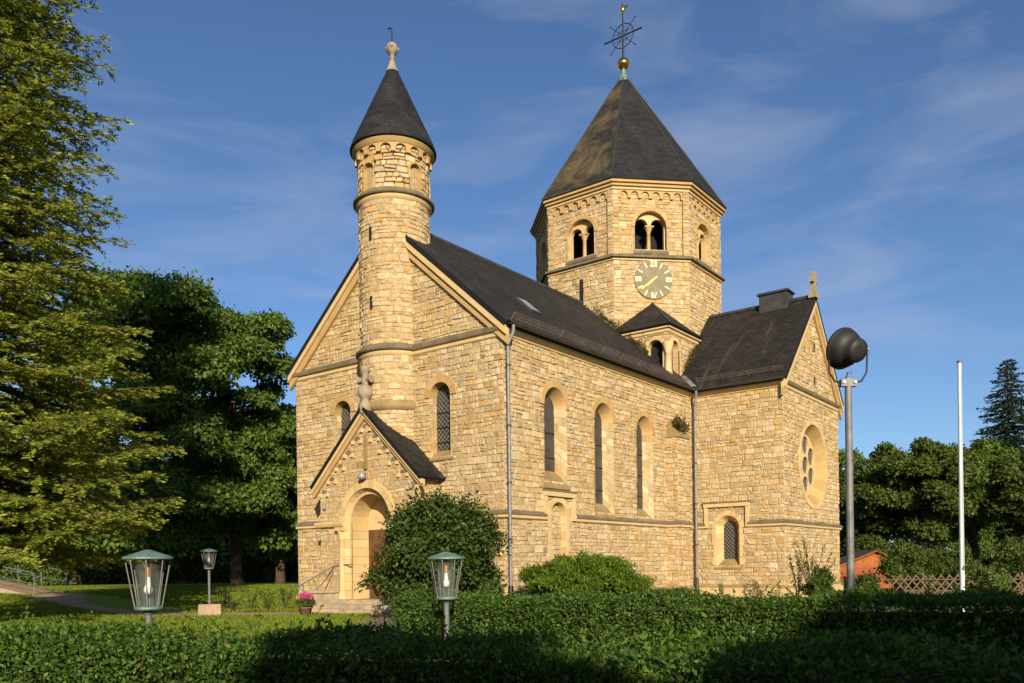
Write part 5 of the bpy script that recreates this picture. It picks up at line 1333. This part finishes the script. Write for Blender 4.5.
# church floodlight on its mast
fl = empty('floodlight_mast', px(850.5, 10.6), R(37.4), 'big black floodlight in a yoke on a grey steel pole, aimed at the church', 'floodlight')
PH_ = 3.78
mb = MB(); mb.tube([(0, 0, -.03), (0, 0, 2.0), (0, 0, PH_)], [.050, .046, .042], M_STEEL, 16); mb.build('pole', fl)
mb = MB(); mb.box((-.04, -.1, PH_ - .12), (.04, .1, PH_ - .02), M_STEEL, bev=.01)
for s2 in (-1, 1): mb.tube([(-.06, s2 * .07, PH_ - .07), (-.045, s2 * .07, PH_ - .07)], .02, M_WHITE, 10)
mb.build('bracket', fl)
mb = MB()
for s2 in (-1, 1): mb.tube([(0, s2 * .09, PH_ - .07), (0, s2 * .17, PH_ - .05), (0, s2 * .235, PH_ + .06), (0, s2 * .25, PH_ + .35)], .012, M_IRON, 8)
for s2 in (-1, 1): mb.tube([(0, s2 * .23, PH_ + .35), (0, s2 * .262, PH_ + .35)], .022, M_LEAD, 8)
mb.build('yoke', fl)
mb = MB(); mb.tube([(.02, .02, PH_ - .02), (-.06, .03, PH_ + .05), (-.10, .0, PH_ + .02), (-.09, -.02, PH_ + .14)], .008, M_LEAD, 6); mb.build('cable', fl)
mb = MB()
ax = Vector((.84, .40, .32)).normalized(); cc = Vector((-.02, .02, PH_ + .35)); uu = ax.cross(Vector((0, 0, 1))).normalized(); ww = ax.cross(uu)
prof = [(.275, .10), (.29, .095), (.292, .07), (.28, .06), (.265, .01), (.235, -.05), (.19, -.095), (.172, -.10), (.168, -.20), (.15, -.235), (.06, -.25), (.001, -.25)]
nseg = 32; vs = [cc + ax * z + (uu * math.cos(2 * PI * k / nseg) + ww * math.sin(2 * PI * k / nseg)) * r for r, z in prof for k in range(nseg)]
fs = [(i * nseg + k, i * nseg + (k + 1) % nseg, (i + 1) * nseg + (k + 1) % nseg, (i + 1) * nseg + k) for i in range(len(prof) - 1) for k in range(nseg)]
mb.idx([cc + (v - cc) * .9 for v in vs], fs, M_LBLACK, (1, 1, 1), True); mb.build('lamp_dish', fl)
mb = MB(); rr = [cc + ax * .08 + (uu * math.cos(2 * PI * k / nseg) + ww * math.sin(2 * PI * k / nseg)) * .235 for k in range(nseg)]; mb.face(rr, M_LEAD); mb.build('lamp_glass', fl)

fp = empty('flagpole', px(962, 20.0), 0, 'plain white flagpole standing behind the middle hedge', 'flagpole')
mb = MB(); mb.tube([(0, 0, -.03), (0, 0, 3.4), (0, 0, 6.15)], [.056, .050, .042], M_WHITE, 14); mb.build('pole', fp)
mb = MB(); mb.lathe((0, 0, 6.15), [(.05, 0), (.058, .01), (.058, .05), (.03, .07), (.001, .075)], M_GREYP, 14); mb.build('truck', fp)
mb = MB(); mb.tube([(-.05, -.05, 1.2), (-.09, -.05, 1.25), (-.05, -.05, 1.3)], .012, M_GREYP, 6); mb.tube([(-.05, -.045, 1.3), (-.045, -.045, 6.1)], .005, M_WHITE, 5); mb.build('halyard', fp)

# ramp with railings, far left
def ptz(x, dep, z): return Vector(px(x, dep, z))
mb = MB()
a0, a1, b0, b1 = ptz(66, 38.5, .46), ptz(34, 36.5, .40), ptz(-4, 42, 1.15), ptz(-36, 39.5, 1.1)
mb.face([a0, a1, b1, b0], M_PATH)
for p, q in ((a1, b1), (b0, a0)): mb.face([Vector((p.x, p.y, -.02)), Vector((q.x, q.y, -.02)), q, p], M_STEP)
mb.build('ramp')['kind'] = 'structure'
def railing(p, q, n, label):
    root = empty('railing', tuple(p), 0, label, 'railing', 'grey steel railings beside the ramp'); d = q - p
    mb = MB()
    e = 0.12
    mb.tube([Vector((0, 0, 0)), Vector((0, 0, 1.0 - e)), d.normalized() * e + Vector((0, 0, 1.0)), d + Vector((0, 0, 1.0))], .026, M_GREYP, 8); mb.tube([Vector((0, 0, .5)), d + Vector((0, 0, .5))], .02, M_GREYP, 6); mb.build('rail', root)
    for i in range(1, n): m = MB(); c = d * (i / (n - 1)); m.tube([c + Vector((0, 0, -.1)), c + Vector((0, 0, 1.0))], .024, M_GREYP, 8); m.build('post', root)
railing(a0, b0, 4, 'grey steel railing on the far side of the ramp')
railing(a1, b1, 3, 'grey steel railing on the near side of the ramp, cut by the left edge')

# orange shed
sc_ = px(866, 46); sh = empty('garden_shed', sc_, R(37.4 - 8), 'small orange timber shed with a low gabled roof behind the church corner', 'shed')
W2, D2, HE, HA = 2.15, 1.8, 1.05, 1.95
mb = MB()
for i in range(10):
    z0, z1 = i * HE / 10, (i + 1) * HE / 10 - .008
    mb.box((-D2, -W2, z0), (D2, W2, z1), M_SHED)
mb.box((-D2 + .02, -W2 + .02, 0), (D2 - .02, W2 - .02, HE), M_SHED)
for sx in (-1, 1): mb.face([(sx * D2, -W2, HE), (sx * D2, W2, HE), (sx * D2, 0, HA - .03)][::sx], M_SHED)
mb.build('wall', sh)
mb = MB()
for sg in (-1, 1): slab(mb, [(-D2 - .25, sg * (W2 + .3), HE - .06), (D2 + .25, sg * (W2 + .3), HE - .06), (D2 + .25, 0, HA + .06), (-D2 - .25, 0, HA + .06)], .07, M_SHEDR, M_SHED)
mb.build('roof', sh)
mb = MB()
for sg in (-1, 1): mb.box((-D2 - .05, sg * W2 - .06, 0), (-D2 - .005, sg * W2 + .06, HE), M_SHED)
mb.build('corner_post', sh)

# lattice fence
fa, fb = ptz(876, 33.5, 0), ptz(1075, 31.0, 0)
fe = empty('lattice_fence', tuple(fa), 0, 'low rustic lattice fence of crossed wooden slats', 'fence')
d = fb - fa; L = d.length; d.normalize(); nrm_ = Vector((-d.y, d.x, 0))
mb = MB(); k = -.6; i = 0
while k < L:
    for sg, off in ((1, .0), (-1, .026)):
        s0, s1 = (k, k + .62) if sg > 0 else (k + .62, k)
        if 0 <= min(s0, s1) and max(s0, s1) <= L:
            p = d * s0 + nrm_ * off + Vector((0, 0, .05)); q = d * s1 + nrm_ * off + Vector((0, 0, .88 + rng.uniform(-.03, .03))); dv = (q - p).normalized(); sw = dv.cross(nrm_).normalized() * .024
            vs = [p - sw, p + sw, q + sw, q - sw]; vs = vs + [v + nrm_ * .018 for v in vs]
            mb.idx(vs, [(0, 3, 2, 1), (4, 5, 6, 7), (0, 1, 5, 4), (1, 2, 6, 5), (2, 3, 7, 6), (3, 0, 4, 7)], M_FENCE)
    k += .29
mb.build('slats', fe)
mb = MB()
for z in (.25, .68): mb.tube([nrm_ * .07 + Vector((0, 0, z)), d * L + nrm_ * .07 + Vector((0, 0, z))], .028, M_FENCE, 8)
mb.build('rail', fe)
for i in range(5): m = MB(); c = d * (L * i / 4) + nrm_ * .13; m.tube([c + Vector((0, 0, -.05)), c + Vector((0, 0, .95))], .045, M_FENCE, 8); m.build('post', fe)

# unseen trees added behind the camera to shade the hedges
for i, (lat, dep, h, cr, lab) in enumerate(((-11.0, -9.8, 7.5, 2.9, 'round unseen shade tree behind the viewer, far left'), (-7.0, -9.6, 7.4, 2.8, 'round unseen shade tree behind the viewer on the left'), (-3.4, -9.8, 7.6, 2.8, 'round unseen shade tree straight behind the viewer'), (0.2, -9.4, 7.5, 2.7, 'round unseen shade tree just right of straight behind the viewer'), (3.4, -9.2, 7.9, 2.7, 'round unseen shade tree behind the viewer, right of centre'),
                                            (6.5, -8.8, 10.2, 3.6, 'taller unseen shade tree behind the viewer on the right'), (10.6, -8, 10.3, 3.6, 'tallest unseen shade tree behind the viewer, far right'), (14.8, -7, 10.2, 3.6, 'outermost unseen shade tree behind the viewer on the right'))):
    tree(c2w(lat + 1.3, dep), h, cr, .4, (11000, 11000, 8000, 6500, 8000, 19000, 20000, 20000)[i], G_MID, lab, 'broadleaf_tree', .36, 40, 60 + i, 'unseen trees added for shade behind the viewer', .18)
